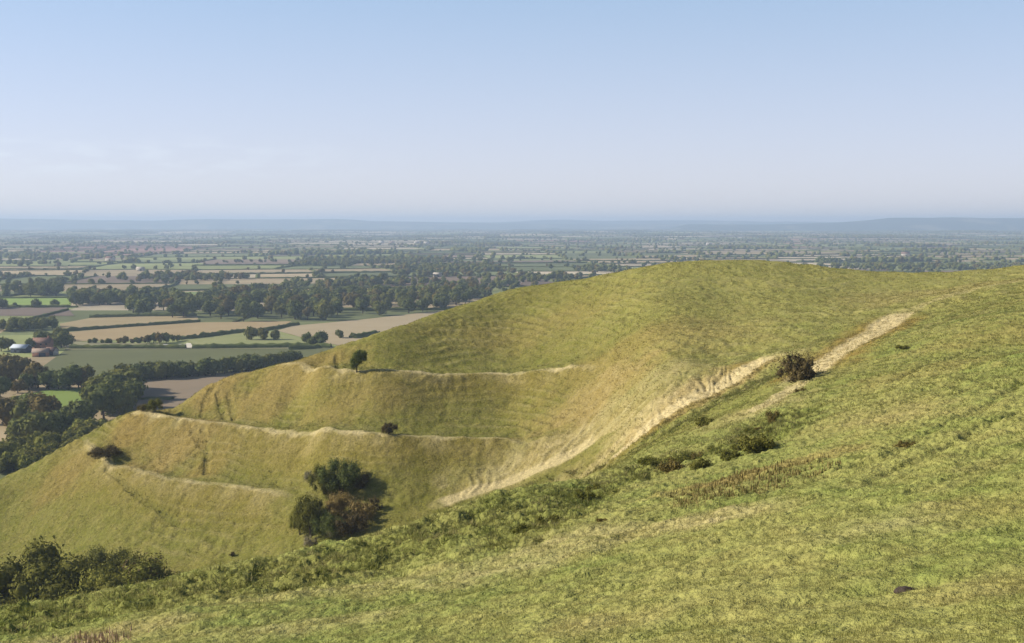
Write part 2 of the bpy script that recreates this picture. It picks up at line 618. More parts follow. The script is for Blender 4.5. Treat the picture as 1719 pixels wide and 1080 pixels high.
def grass_color(M, tint=None):
    straw, brown, rough, near = M.attr('straw'), M.attr('brown'), M.attr('rough'), M.attr('near')
    big = M.rng(M.noise(.09, 5, .65), .40, .64)
    mid = M.rng(M.noise(.42, 5, .65), .34, .68)
    fine = M.noise(2.6, 4, .7)
    c = M.mix(near, OLIVE, GREEN)
    c = M.mix(M.attr('summit_light'), c, (.290, .272, .074))  # lighter grass colour makes up for the grazing sun on the summit
    c = M.mix(M.math('MULTIPLY', big, M.math('ADD', M.math('MULTIPLY', near, .55), .15)), c, LUSH)
    c = M.mix(M.math('MULTIPLY', mid, .42), c, (.30, .245, .085))
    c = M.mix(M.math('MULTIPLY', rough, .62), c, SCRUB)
    c = M.mix(brown, c, BROWN)
    c = M.mix(straw, c, STRAW)
    k = M.rng(fine, .3, .72, .68, 1.32)
    k3 = M.n('ShaderNodeCombineColor')
    for i in range(3):
        M.l(k, k3.inputs[i])
    c = M.mix(1.0, c, k3.outputs[0], 'MULTIPLY')
    return c, fine


def mat_grass():
    M = Mat('hill_grass')
    c, fine = grass_color(M)
    M.color(c)
    h = M.math('ADD', M.noise(1.1, 5, .7), M.math('MULTIPLY', M.noise(5.0, 3, .6), .4))
    M.bump(h, .9, .35)
    return M.m


def mat_blades():
    M = Mat('grass_blades')
    c, fine = grass_color(M)
    t = M.attr('tint')
    c = M.mix(M.rng(t, .45, 1., 0, .75), c, (.36, .31, .13))
    c = M.mix(M.rng(t, .35, 0., 0, .6), c, (.16, .185, .04))
    M.color(c)
    tr = M.n('ShaderNodeBsdfTranslucent')
    M.l(c, tr.inputs[0])
    mx = M.n('ShaderNodeMixShader')
    mx.inputs[0].default_value = .5
    M.l(M.b.outputs[0], mx.inputs[1])
    M.l(tr.outputs[0], mx.inputs[2])
    M.l(mx.outputs[0], M.out.inputs[0])
    return M.m


def mat_leaf(name, a, b, c3, var=.35):
    M = Mat(name, .8, .04)
    t = M.attr('tint')
    oi = M.n('ShaderNodeObjectInfo').outputs['Random']
    col = M.mix(t, a, b)
    col = M.mix(M.math('MULTIPLY', M.rng(oi, .0, 1.), var), col, c3)
    M.color(col)
    tr = M.n('ShaderNodeBsdfTranslucent')
    M.l(col, tr.inputs[0])
    mx = M.n('ShaderNodeMixShader')
    mx.inputs[0].default_value = .22
    M.l(M.b.outputs[0], mx.inputs[1])
    M.l(tr.outputs[0], mx.inputs[2])
    M.l(mx.outputs[0], M.out.inputs[0])
    return M.m


def mat_plain(name, colr, amp=.25, scale=1.5, rough=.9, stripes=0):
    M = Mat(name, rough)
    n = M.rng(M.noise(scale, 4, .6), .3, .7, 1 - amp, 1 + amp)
    k3 = M.n('ShaderNodeCombineColor')
    for i in range(3):
        M.l(n, k3.inputs[i])
    M.color(M.mix(1.0, colr, k3.outputs[0], 'MULTIPLY'))
    return M.m


M_GRASS, M_BLADE = mat_grass(), mat_blades()
M_BARK = mat_plain('bark', (.075, .058, .042), .3, 6)
LEAF = {
    'oak': mat_leaf('oak_leaves', (.10, .114, .026), (.20, .21, .05), (.19, .155, .04)),
    'dark': mat_leaf('dark_leaves', (.078, .098, .027), (.165, .185, .048), (.14, .14, .045)),
    'brown': mat_leaf('autumn_leaves', (.12, .090, .026), (.21, .155, .045), (.15, .145, .04)),
    'light': mat_leaf('light_leaves', (.15, .16, .028), (.27, .265, .052), (.22, .19, .045)),
    'olive': mat_leaf('olive_leaves', (.10, .105, .018), (.20, .195, .038), (.17, .135, .035)),
    'rust': mat_leaf('rusty_leaves', (.19, .135, .05), (.34, .25, .10), (.24, .18, .045)),
    'thorn': mat_leaf('thorn_leaves', (.068, .052, .022), (.155, .115, .048), (.11, .09, .035)),
    'bank': mat_leaf('bank_leaves', (.09, .10, .020), (.18, .175, .035), (.16, .13, .03)),
    'pale': mat_leaf('pale_leaves', (.20, .17, .10), (.38, .33, .20), (.2, .2, .10)),
}

# ------------------------------------------------------------------ hill mesh
pxs = np.linspace(-90, 1810, 1150)
az_f = np.arctan((pxs - W / 2) / (F * 1.0))
step = az_f[1] - az_f[0]
az_c = np.linspace(az_f[-1], az_f[0] + 2 * math.pi, 90)[1:-1]
az = np.concatenate([az_f, az_c])
rr = np.concatenate([np.geomspace(1.0, 15, 14)[:-1], np.geomspace(15, 100, 620)[:-1], np.linspace(100, 300, 560)[:-1], np.geomspace(300, 640, 60)])
A_, R_ = np.meshgrid(az, rr)
gx_, gy_ = (np.sin(A_) * R_).ravel(), (np.cos(A_) * R_).ravel()
MK = masks(gx_, gy_)
gzv = ground(gx_, gy_, MK)
na, nr = len(az), len(rr)
ii, jj = np.meshgrid(np.arange(nr - 1), np.arange(na), indexing='ij')
j2 = (jj + 1) % na
quads = np.stack([ii * na + jj, ii * na + j2, (ii + 1) * na + j2, (ii + 1) * na + jj], -1).reshape(-1, 4)[:, ::-1]
V = np.stack([gx_, gy_, gzv], -1)
V = np.concatenate([V, [[0, 0, float(base(np.zeros(1), np.zeros(1))[0])]]])
cen = len(V) - 1
fan = np.stack([np.full(na, cen), (np.arange(na) + 1) % na, np.arange(na)], -1)
NEAR = lambda x, y: sstep(135, 80, np.hypot(x, y) + .25 * x * -1 * 0)
def near_mask(x, y, z):
    """where the sward is the fresher green of the plateau and the near slope"""
    return np.maximum(NEAR(x, y), sstep(10, 40, x) * sstep(210, 130, y) * .75)


def summit_light_mask(x, y, z):  # where the hill top is brightened in colour, most towards the summit
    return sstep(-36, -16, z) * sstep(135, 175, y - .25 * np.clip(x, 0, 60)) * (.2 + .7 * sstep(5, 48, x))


near_ = near_mask(gx_, gy_, gzv)
pad = lambda a: np.append(a, 0)
me = mesh_np('hillside', V, [quads, fan], [M_GRASS], {'straw': pad(MK[0]), 'brown': pad(MK[1]), 'rough': pad(MK[2]), 'near': pad(near_), 'summit_light': pad(summit_light_mask(gx_, gy_, gzv))}, smooth=True)
tag(link('hillside', me), kind='structure')
print('hill', len(V), time.time() - T0)

# ------------------------------------------------------------------ grass tussocks on the near slope
def blades(n_tufts, az0, az1, d0, d1, name, hs=(.04, .10), nb=6, where=None, seed=1, straw_add=0., kind='grass', material=None, label=None, spread=.12, upright=.35):
    g = np.random.default_rng(seed)
    if where is None:
        a = g.uniform(az0, az1, n_tufts)
        d = np.exp(g.uniform(math.log(d0), math.log(d1), n_tufts))
        x, y = np.sin(a) * d, np.cos(a) * d
        keep = vnoise(x / 1.1, y / 1.1, 71) + .5 * vnoise(x / .45, y / .45, 72) > -.15
        x, y = x[keep], y[keep]
    else:
        x, y = where
    mk = masks(x, y)
    z = ground(x, y, mk)
    n = len(x)
    d = np.hypot(x, y)
    hh = g.uniform(*hs, n) * (.75 + .7 * mk[2]) * np.clip(d / 45, .7, 1.2)
    X = np.repeat(x, nb)
    Y = np.repeat(y, nb)
    Z = np.repeat(z, nb)
    Hh = np.repeat(hh, nb) * g.uniform(.6, 1.15, n * nb)
    th = g.uniform(0, 2 * math.pi, n * nb)
    rad = np.abs(g.normal(0, spread, n * nb))
    bx, by = X + np.cos(th) * rad, Y + np.sin(th) * rad
    lean = g.uniform(.2, 1.2, n * nb) * (1 - upright) * 1.6
    tx, ty = bx + np.cos(th) * Hh * lean, by + np.sin(th) * Hh * lean
    wd = Hh * g.uniform(.06, .13, n * nb) + .0045 * np.repeat(np.clip(d / 25, .6, 12), nb)
    ph = th + math.pi / 2 + g.normal(0, .5, n * nb)
    wx, wy = np.cos(ph) * wd, np.sin(ph) * wd
    Vt = np.stack([np.stack([bx - wx, by - wy, Z - .03], -1), np.stack([bx + wx, by + wy, Z - .03], -1), np.stack([tx, ty, Z + Hh], -1)], 1).reshape(-1, 3)
    Fc = np.arange(len(Vt)).reshape(-1, 3)
    rep = lambda q: np.repeat(q, nb * 3)
    tint = np.repeat(np.clip(.5 + .28 * g.normal(0, 1, n) + .5 * vnoise(x / 3, y / 3, 75), 0, 1), nb * 3)
    near = near_mask(x, y, z)
    me = mesh_np(name, Vt, Fc, [material or M_BLADE], {'straw': np.clip(rep(mk[0]) + straw_add, 0, 1), 'brown': rep(mk[1]), 'rough': rep(mk[2]), 'near': rep(near), 'summit_light': rep(summit_light_mask(x, y, z)), 'tint': tint})
    return tag(link(name, me), label=label, cat=kind if label else None, kind='stuff')


AZ0, AZ1 = az_f[0], az_f[-1]
blades(150000, AZ0, AZ1, 16, 90, 'meadow_grass', label='short tussocky green and straw coloured grass covering the near slope')


def in_poly(px, py, poly):
    P = np.array(poly, float)
    r = np.zeros(len(px), bool)
    j = len(P) - 1
    for i in range(len(P)):
        c = ((P[i, 1] > py) != (P[j, 1] > py)) & (px < (P[j, 0] - P[i, 0]) * (py - P[i, 1]) / (P[j, 1] - P[i, 1] + 1e-9) + P[i, 0])
        r ^= c
        j = i
    return r


def patch_points(poly, n, seed):
    """n random places on the ground inside an outline walked on the hill"""
    g = np.random.default_rng(seed)
    Wp = np.array([hit_hill(*p)[:2] for p in poly])
    lo, hi = Wp.min(0), Wp.max(0)
    q = g.uniform(lo, hi, (n * 6, 2))
    q = q[in_poly(q[:, 0], q[:, 1], Wp)][:n]
    q = q + g.normal(0, .55, q.shape)
    q = q[fbm(q[:, 0] / 1.5, q[:, 1] / 1.5, seed, 2) > -.12]
    return q[:, 0], q[:, 1]


def rough_points(n, seed):
    g = np.random.default_rng(seed)
    out = []
    for P, hw in ROUGHL:
        L = np.concatenate([[0], np.cumsum(np.hypot(*np.diff(P, axis=0).T))])
        k = int(n * L[-1] * hw)
        s = g.uniform(0, L[-1], k)
        q = np.column_stack([np.interp(s, L, P[:, 0]), np.interp(s, L, P[:, 1])]) + g.normal(0, hw * .5, (k, 2))
        out.append(q)
    q = np.concatenate(out)
    q = q[(vnoise(q[:, 0] / 1.7, q[:, 1] / 1.7, 77) + .5 * vnoise(q[:, 0] / .6, q[:, 1] / .6, 78)) > .12]
    return q[:, 0], q[:, 1]


blades(0, 0, 0, 0, 0, 'rough_tussocks', where=rough_points(14, 31), hs=(.08, .24), nb=8, seed=32, label='longer dark green tussocks along the rough bank of the near slope', spread=.2)
def right_points(n, seed):
    g = np.random.default_rng(seed)
    a, d = g.uniform(-.06, AZ1, n), g.uniform(80, 215, n)
    x, y = np.sin(a) * d, np.cos(a) * d
    k = (x > 8 + .1 * (y - 90)) & (vnoise(x / 2, y / 2, 88) + .6 * vnoise(x / .9, y / .9, 89) > -.1)
    return x[k], y[k]


blades(0, 0, 0, 0, 0, 'upland_grass', where=right_points(90000, 63), hs=(.08, .2), nb=4, seed=64, label='tussocky grass of the high ground at the right beside the pale strip', spread=.2)


def slope_points(n, seed):
    g = np.random.default_rng(seed)
    a, d = g.uniform(AZ0, AZ1 - .01, n), g.uniform(145, 275, n)
    x, y = np.sin(a) * d, np.cos(a) * d
    k = (masks(x, y)[0] < .5) & (vnoise(x / 3.2, y / 3.2, 86) + .6 * vnoise(x / 1.1, y / 1.1, 87) > -.05) & (y > 120)
    return x[k], y[k]


blades(0, 0, 0, 0, 0, 'hill_tussocks', where=slope_points(95000, 61), hs=(.10, .28), nb=3, seed=62, label='dry olive tussocks dotted over the terraced hill across the coombe', spread=.25)
# dead stalks and weeds
M_STALK = mat_plain('dry_stalks', (.225, .18, .065), .35, 3)
M_STALKP = mat_plain('pale_stalks', (.42, .30, .20), .3, 3)
blades(0, 0, 0, 0, 0, 'dry_weeds', where=patch_points([(1130, 830), (1200, 800), (1290, 785), (1390, 770), (1395, 790), (1300, 822), (1200, 845), (1140, 855)], 1500, 5), hs=(.14, .34), nb=4, seed=9,
       material=M_STALK, kind='weeds', label='brown dead weed stalks in a long patch on the near slope', upright=.85)
blades(0, 0, 0, 0, 0, 'dry_seedheads', where=patch_points([(125, 1085), (130, 1068), (190, 1064), (200, 1085)], 170, 6), hs=(.22, .42), nb=3, seed=10,
       material=M_STALKP, kind='weeds', label='pinkish dry seedheads at the lower left corner of the near slope', upright=.9, spread=.15)
print('grass', time.time() - T0)

# ------------------------------------------------------------------ crowns and trunks
def ico(sub):
    t = (1 + 5 ** .5) / 2
    v = np.array([(-1, t, 0), (1, t, 0), (-1, -t, 0), (1, -t, 0), (0, -1, t), (0, 1, t), (0, -1, -t), (0, 1, -t), (t, 0, -1), (t, 0, 1), (-t, 0, -1), (-t, 0, 1)], float)
    f = [(0, 11, 5), (0, 5, 1), (0, 1, 7), (0, 7, 10), (0, 10, 11), (1, 5, 9), (5, 11, 4), (11, 10, 2), (10, 7, 6), (7, 1, 8),
         (3, 9, 4), (3, 4, 2), (3, 2, 6), (3, 6, 8), (3, 8, 9), (4, 9, 5), (2, 4, 11), (6, 2, 10), (8, 6, 7), (9, 8, 1)]
    v /= np.linalg.norm(v[0])
    for _ in range(sub):
        vl, nf, mid = [tuple(a) for a in v], [], {}

        def mp(a, b):
            k = (min(a, b), max(a, b))
            if k not in mid:
                m = (np.array(vl[a]) + vl[b]) / 2
                vl.append(tuple(m / np.linalg.norm(m)))
                mid[k] = len(vl) - 1
            return mid[k]
        for a, b, c in f:
            ab, bc, ca = mp(a, b), mp(b, c), mp(c, a)
            nf += [(a, ab, ca), (b, bc, ab), (c, ca, bc), (ab, bc, ca)]
        v, f = np.array(vl), nf
    return v, np.array(f)


ICO0, ICO1, ICO2 = ico(0), ico(1), ico(2)


def crown_arrays(seed, wide=.42, low=.18, lobes=9, leaves=900, leaf=.055, core=.8, top=1.0, fuzz=.15, small=1., shape=None):
    """crown of a plant one unit tall standing on the origin: leaf clumps spread over and through several boughs"""
    g = np.random.default_rng(seed)
    hc = (top + low) / 2
    hz = (top - low) / 2
    C, Rd = [], []
    for k in range(lobes):
        a = k * 2.4 + g.uniform(-.5, .5)
        zz = g.uniform(-.75, .8)
        rad = math.sqrt(max(.05, 1 - zz * zz)) * g.uniform(.35, .68 if small == 1 else 1.12)
        C.append((math.cos(a) * rad * wide, math.sin(a) * rad * wide, hc + zz * hz * (.62 if small == 1 else .74)))
        Rd.append(g.uniform(.3, .62) * small * min(wide, hz * 1.25))
    C.append((0, 0, hc))
    Rd.append((.62 if small == 1 else .42) * min(wide, hz))
    if shape:
        C, Rd = [q[:3] for q in shape], [q[3] for q in shape]
    C, Rd = np.array(C), np.array(Rd)
    Vs, Fs, Ts = [], [], []
    off = 0
    cv, cf = ICO1
    for c, r in zip(C, Rd):
        if core <= 0:
            break
        d = cv * (1 + g.normal(0, .13, (len(cv), 1)))
        Vs.append(c + d * r * core)
        Fs.append(cf + off)
        Ts.append(np.full(len(cv), .12) + g.uniform(0, .35, len(cv)))
        off += len(cv)
    tri_core = np.concatenate(Fs) if Fs else np.zeros((0, 3), int)
    w = Rd ** 2
    li = g.choice(len(C), leaves, p=w / w.sum())
    d = g.normal(0, 1, (leaves, 3))
    d /= np.linalg.norm(d, axis=1)[:, None]
    rad = Rd[li] * (1 + np.minimum(g.normal(0, fuzz, leaves), fuzz * 1.6) - fuzz * .3)
    P = C[li] + d * rad[:, None]
    nrm = d + g.normal(0, .38, (leaves, 3))
    nrm /= np.linalg.norm(nrm, axis=1)[:, None]
    u = np.cross(nrm, g.normal(0, 1, (leaves, 3)))
    u /= np.linalg.norm(u, axis=1)[:, None]
    v = np.cross(nrm, u)
    s = leaf * g.uniform(.55, 1.3, leaves)[:, None]
    u, v = u * s, v * s * .75
    q = np.stack([P - u, P - v * .8 + u * .15, P + u * 1.05, P + v], 1).reshape(-1, 3)
    lobe_t = g.uniform(-.2, .2, len(C))
    tl = np.repeat(np.clip(g.uniform(.1, .9, leaves) + lobe_t[li], 0, 1), 4)
    Vall = np.concatenate(Vs + [q]) if Vs else q
    quad = np.arange(leaves * 4).reshape(-1, 4) + off
    return Vall, tri_core, quad, np.concatenate(Ts + [tl]) if Ts else tl


def tube(V, Fc, p0, p1, r0, r1, n=6):
    p0, p1 = np.array(p0, float), np.array(p1, float)
    d = p1 - p0
    d /= np.linalg.norm(d)
    u = np.cross(d, (0, 0, 1) if abs(d[2]) < .9 else (1, 0, 0))
    u /= np.linalg.norm(u)
    v = np.cross(d, u)
    o = sum(len(a) for a in V)
    a = np.arange(n) * 2 * math.pi / n
    c = np.cos(a)[:, None] * u + np.sin(a)[:, None] * v
    V.append(np.concatenate([p0 + c * r0, p1 + c * r1]))
    k = np.arange(n)
    Fc.append(np.stack([k + o, (k + 1) % n + o, (k + 1) % n + n + o, k + n + o], -1))


def trunk_mesh(name, seed, r=.035, low=.25, lean=0., bush=False):
    g = np.random.default_rng(seed)
    V, Fc = [], []
    if bush:
        for k in range(6):
            a = k * 1.05 + g.uniform(-.3, .3)
            e = (math.cos(a) * g.uniform(.1, .3), math.sin(a) * g.uniform(.1, .3), g.uniform(.4, .7))
            m = (e[0] * .4 + g.normal(0, .02), e[1] * .4, e[2] * .5)
            tube(V, Fc, (e[0] * .1, e[1] * .1, -.06), m, r, r * .7, 5)
            tube(V, Fc, m, e, r * .7, r * .2, 5)
    else:
        top = (lean * .5, 0, low + .12)
        tube(V, Fc, (0, 0, -.05), (lean * .2, 0, low * .5), r * 1.35, r, 7)
        tube(V, Fc, (lean * .2, 0, low * .5), top, r, r * .8, 7)
        for k in range(5):
            a = k * 1.26 + g.uniform(-.4, .4)
            e = (top[0] + math.cos(a) * .22, math.sin(a) * .22, top[2] + g.uniform(.15, .4))
            tube(V, Fc, top, e, r * .6, r * .15, 5)
    return mesh_np(name, np.concatenate(V), np.concatenate(Fc), [M_BARK])


CROWNS, TRUNKS = {}, {}


def crown_mesh(kind, leafmat, seed, **kw):
    key = (kind, leafmat, seed)
    if key not in CROWNS:
        V, t, q, ti = crown_arrays(seed, **kw)
        CROWNS[key] = mesh_np('crown', V, [t, q], [LEAF[leafmat]], {'tint': ti})
    return CROWNS[key]


KINDS = {
    'tree': dict(wide=.44, low=.10, lobes=10, leaves=850, leaf=.062),
    'tall': dict(wide=.30, low=.12, lobes=9, leaves=700, leaf=.052),
    'round': dict(wide=.52, low=.04, lobes=11, leaves=950, leaf=.07),
    'shrub': dict(wide=.72, low=-.05, lobes=9, leaves=800, leaf=.085),
    'big_shrub': dict(wide=.68, low=-.02, lobes=24, leaves=12000, leaf=.022, fuzz=.42, core=.55, small=.56),
    'big_tree': dict(wide=.54, low=.06, lobes=22, leaves=11000, leaf=.025, fuzz=.3, core=.7, small=.75),
    'windswept': dict(leaves=9000, leaf=.024, fuzz=.3, core=.62, shape=[(-.16, 0, .34, .17), (-.05, .05, .52, .22), (.12, -.05, .60, .22), (.25, .05, .70, .20), (.38, 0, .82, .16), (.12, .1, .84, .15), (.0, -.1, .74, .17), (.42, .05, .62, .10), (-.22, .0, .52, .11)]),
    'round_shrub': dict(wide=.68, low=-.02, lobes=26, leaves=12000, leaf=.022, fuzz=.2, core=.72, small=.66),
    'airy': dict(wide=.66, low=-.22, lobes=18, leaves=3000, leaf=.028, core=.42, fuzz=.6, small=.72),
    'twiggy': dict(wide=.66, low=-.02, lobes=20, leaves=5200, leaf=.028, core=.5, fuzz=.45, small=.72),
    'low_shrub': dict(wide=1.35, low=-.3, lobes=18, leaves=3600, leaf=.09, fuzz=.5, core=.6, small=.75),
}


def plant(name, loc, height, kind, leafmat, label, cat, group=None, seed=0, rotz=None, sx=1., trunk=True, lean=0.):
    """a tree or shrub: an Empty at its foot with trunk and crown as children"""
    o = link(name, None, loc=loc)
    tag(o, label, cat, group)
    o.rotation_euler = (0, lean, rotz if rotz is not None else float(rng.uniform(0, 6.28)))
    bush = 'shrub' in kind or kind in ('twiggy', 'airy')
    s = float(height)
    tk = ('bush' if bush else 'tree', seed % 3)
    if trunk:
        if tk not in TRUNKS:
            TRUNKS[tk] = trunk_mesh('trunk', seed % 3 + (10 if bush else 0), .02 if bush else .032, .25, 0, bush)
        t = link('stem' if bush else 'trunk', TRUNKS[tk], o)
        t.scale = (s * sx, s * sx, s)
    c = link('crown', crown_mesh(kind, leafmat, seed, **KINDS[kind]), o)
    c.scale = (s * sx, s * sx, s)
    return o


def foot(px, py):
    p = march(px, py, top_surface, 100, 9000, 1600)
    return np.array([p[0], p[1], float(gz(p[0:1], p[1:2])[0])])


def pfoot(px, py):
    """place on the vale floor, whatever hill stands in front"""
    p = march(px, py, zplain, 200, 9000, 1600)
    return np.array([p[0], p[1], float(gz(p[0:1], p[1:2])[0])])


def at_depth(px, D):
    x = (px - W / 2) / F * D / 1.0
    return np.array([x, D, float(gz(np.array([x]), np.array([D]))[0])])


def lead(kinds, leaves, i):
    return kinds[i % len(kinds)], leaves[int(rng.integers(len(leaves)))]


N_TREES = 0


def stand(name, spots, kinds, leaves, label, group, cat='tree', dz=-.25, sx=1.0):
    """spots: (location, height in metres)"""
    global N_TREES
    for i, (p, h) in enumerate(spots):
        k, lf = lead(kinds, leaves, int(rng.integers(99)))
        q = (p[0], p[1], p[2] + dz)
        plant(name, q, h, k, lf, label, cat, group if len(spots) > 1 else None, seed=int(rng.integers(4)), sx=sx * float(rng.uniform(.85, 1.15)))
        N_TREES += 1


def px_h(p, hp):
    return hp * p[1] / F


def row(line, n, h, jit=3., rows=1, gap=6.):
    P = np.array([pfoot(*q)[:2] for q in line])
    L = np.concatenate([[0], np.cumsum(np.hypot(*np.diff(P, axis=0).T))])
    out = []
    for r in range(rows):
        for k in range(n):
            s = (k + .5 + float(rng.uniform(-.3, .3))) / n * L[-1]
            x, y = np.interp(s, L, P[:, 0]), np.interp(s, L, P[:, 1])
            x += float(rng.normal(0, jit * .5))
            y += float(rng.normal(0, jit * .5)) + r * gap
            out.append((np.array([x, y, float(gz(np.array([x]), np.array([y]))[0])]), float(rng.uniform(*h))))
    return out


def wood(poly, n, h, mind=6.):
    P = np.array(poly, float)
    Wp = np.array([pfoot(*q)[:2] for q in poly])
    out, pts_ = [], []
    lo, hi = Wp.min(0), Wp.max(0)
    for _ in range(n * 60):
        q = rng.uniform(lo, hi)
        if not in_poly(q[None, 0], q[None, 1], Wp)[0]:
            continue
        if pts_ and np.min(np.hypot(*(np.array(pts_) - q).T)) < mind:
            continue
        pts_.append(q)
        out.append((np.array([q[0], q[1], float(gz(q[0:1], q[1:2])[0])]), float(rng.uniform(*h))))
        if len(out) >= n:
            break
    return out


def spots(lst):
    return [((lambda p: (p, px_h(p, hp)))(pfoot(px, py))) for px, py, hp in lst]


# trees at the foot of the hill and through the near vale
stand('broadleaf_tree', row([(214, 640), (345, 631), (430, 622), (490, 614)], 25, (7.0, 9.5), 2.5, 2, 6), ['tree', 'round'], ['dark', 'dark', 'oak'],
      'dark tree in the long belt along the upper edge of the brown ploughed field', 'trees in the belt above the ploughed field')
stand('broadleaf_tree', wood([(152, 700), (165, 655), (214, 642), (222, 690), (205, 712), (170, 722)], 15, (11, 15), 6), ['tree', 'round'], ['oak', 'dark', 'olive'],
      'tall tree in the dense clump at the left edge of the brown ploughed field', 'trees in the clump by the ploughed field')
stand('broadleaf_tree', spots([(22, 640, 48), (5, 652, 45), (48, 655, 34), (64, 652, 44), (82, 654, 36), (98, 655, 34), (116, 655, 46), (132, 652, 40), (146, 646, 36), (30, 660, 25), (0, 668, 40)]),
      ['round', 'tree'], ['oak', 'dark', 'olive', 'brown'], 'tree in the row above the small bright green field at the far left', 'trees above the small bright field')
stand('broadleaf_tree', spots([(-8, 712, 48), (12, 715, 52), (30, 712, 46), (48, 716, 50), (66, 714, 56), (82, 716, 52), (20, 700, 38), (56, 700, 42)]), ['round', 'tree'], ['brown', 'oak', 'oak', 'dark'],
      'brownish green tree in the wood below the small bright green field', 'trees below the small bright field')
stand('broadleaf_tree', spots([(34, 738, 42), (52, 735, 46), (70, 738, 48), (88, 735, 44), (104, 728, 42), (118, 720, 46), (135, 720, 50)]), ['round'], ['dark', 'dark', 'oak'],
      'dark round tree between the brownish wood and the pale hill scrub', 'dark trees behind the hill scrub')
stand('hill_shrub', wood([(-30, 800), (-10, 765), (55, 752), (110, 735), (175, 722), (192, 722), (168, 748), (120, 775), (70, 795)], 58, (4.2, 7.5), 4.2), ['shrub', 'round'], ['light', 'light', 'olive', 'olive'],
      'pale green bushy shrub in the scrub just beyond the lower end of the hill', 'scrub beyond the lower end of the hill', 'shrub', sx=.9)
SK = [(-8, 262, 7.5), (8, 258, 7), (24, 256, 6), (40, 254, 5.2), (54, 252, 4.4), (66, 250, 3.4), (14, 270, 7.5), (34, 268, 7)]
stand('hill_shrub', [((at_depth(px, D)), h * .9) for px, D, h in SK], ['shrub'], ['thorn', 'brown', 'olive'],
      'dark brown shrub peeping over the hill edge at the left side', 'dark shrubs at the hill edge', 'shrub')
stand('broadleaf_tree', wood([(216, 534), (330, 539), (490, 541), (612, 534), (738, 522), (818, 501), (800, 494), (660, 500), (520, 503), (400, 503), (300, 515), (222, 521)], 150, (12, 17.5), 9.5),
      ['tree', 'round', 'tree', 'tall'], ['oak', 'dark', 'dark', 'brown', 'oak'],
      'tree of the large dark wood beyond the tan stubble fields', 'trees of the large wood')
stand('broadleaf_tree', wood([(0, 558), (98, 555), (98, 548), (0, 550)], 20, (8, 10.5), 6), ['tree', 'round'], ['dark', 'oak'],
      'dark tree in the short wood left of the tan stubble fields', 'trees left of the stubble fields')
stand('broadleaf_tree', spots([(60, 517, 16), (93, 516, 14), (4, 518, 18), (-6, 519, 18)]), ['round'], ['dark', 'oak'],
      'round tree standing along the narrow bright green strip field', 'trees by the bright strip field')
stand('broadleaf_tree', wood([(118, 514), (214, 512), (214, 505), (122, 505)], 16, (11, 15), 9), ['tree', 'round'], ['dark', 'oak', 'oak'],
      'tree in the dark copse right of the narrow bright green strip field', 'trees right of the bright strip field')
stand('broadleaf_tree', wood([(10, 499), (95, 499), (95, 493), (10, 493)], 14, (12, 16), 10), ['tree', 'round'], ['dark', 'dark', 'oak'],
      'tree in the dark copse above the narrow bright green strip field', 'trees above the bright strip field')
stand('broadleaf_tree', spots([(238, 574, 10), (248, 576, 15), (258, 576, 18), (268, 577, 20), (279, 576, 19), (290, 574, 14), (298, 573, 12)]), ['round', 'tree'], ['dark', 'oak', 'brown'],
      'tree in the small clump on the lower edge of the tan stubble field', 'trees in the stubble field clump')
stand('broadleaf_tree', spots([(150, 577, 9), (160, 577, 11), (172, 577, 8), (183, 577, 10), (200, 577, 11), (210, 577, 14), (222, 577, 9), (231, 577, 12)]), ['round'], ['dark', 'brown'],
      'small tree in the thin row right of the farm', 'small trees right of the farm')
stand('broadleaf_tree', spots([(421, 571, 24), (442, 571, 22), (461, 571, 18)]), ['round'], ['olive', 'oak', 'dark'],
      'one of three spreading trees between the two tan stubble fields', 'trees between the stubble fields')
stand('broadleaf_tree', spots([(516, 582, 26), (537, 583, 30), (526, 583, 20)]), ['tree'], ['oak', 'dark'],
      'one of three close trees at the hill edge below the right stubble field', 'trees below the right stubble field')
stand('broadleaf_tree', spots([(570, 568, 16)]), ['round'], ['oak'], 'single round tree standing in the right tan stubble field', None)
stand('broadleaf_tree', spots([(70, 582, 26), (83, 577, 22), (103, 584, 30), (96, 572, 22), (112, 582, 22), (14, 588, 22), (2, 590, 26), (62, 570, 16)]), ['tree', 'round'], ['olive', 'oak', 'oak', 'dark'],
      'tree growing round the farm buildings at the far left', 'trees round the farm')
stand('farm_conifer', spots([(51, 590, 26)]), ['tall'], ['dark'], 'tall dark conifer between the white roofed barn and the brick farmhouse', None)
stand('broadleaf_tree', spots([(750, 493, 15), (765, 492, 14), (780, 490, 18), (791, 491, 13), (810, 490, 16), (826, 488, 16), (838, 486, 14)]), ['round', 'tree'], ['dark', 'dark', 'oak'],
      'tree in the spaced row beyond the right end of the large wood', 'trees beyond the large wood')
print('trees', N_TREES, time.time() - T0)

# ------------------------------------------------------------------ shrubs and trees on the hill itself
def hill_plant(name, px, py, hp, kind, lf, label, cat, seed, sx=1., rotz=0., lean=0., D=None, dz=-.08):
    p = hit_hill(px, py, 14 if D is None else D)
    z = float(gz(p[0:1], p[1:2])[0])
    return plant(name, (p[0], p[1], z + dz), px_h(p, hp), kind, lf, label, cat, seed=seed, sx=sx, rotz=rotz, lean=lean)


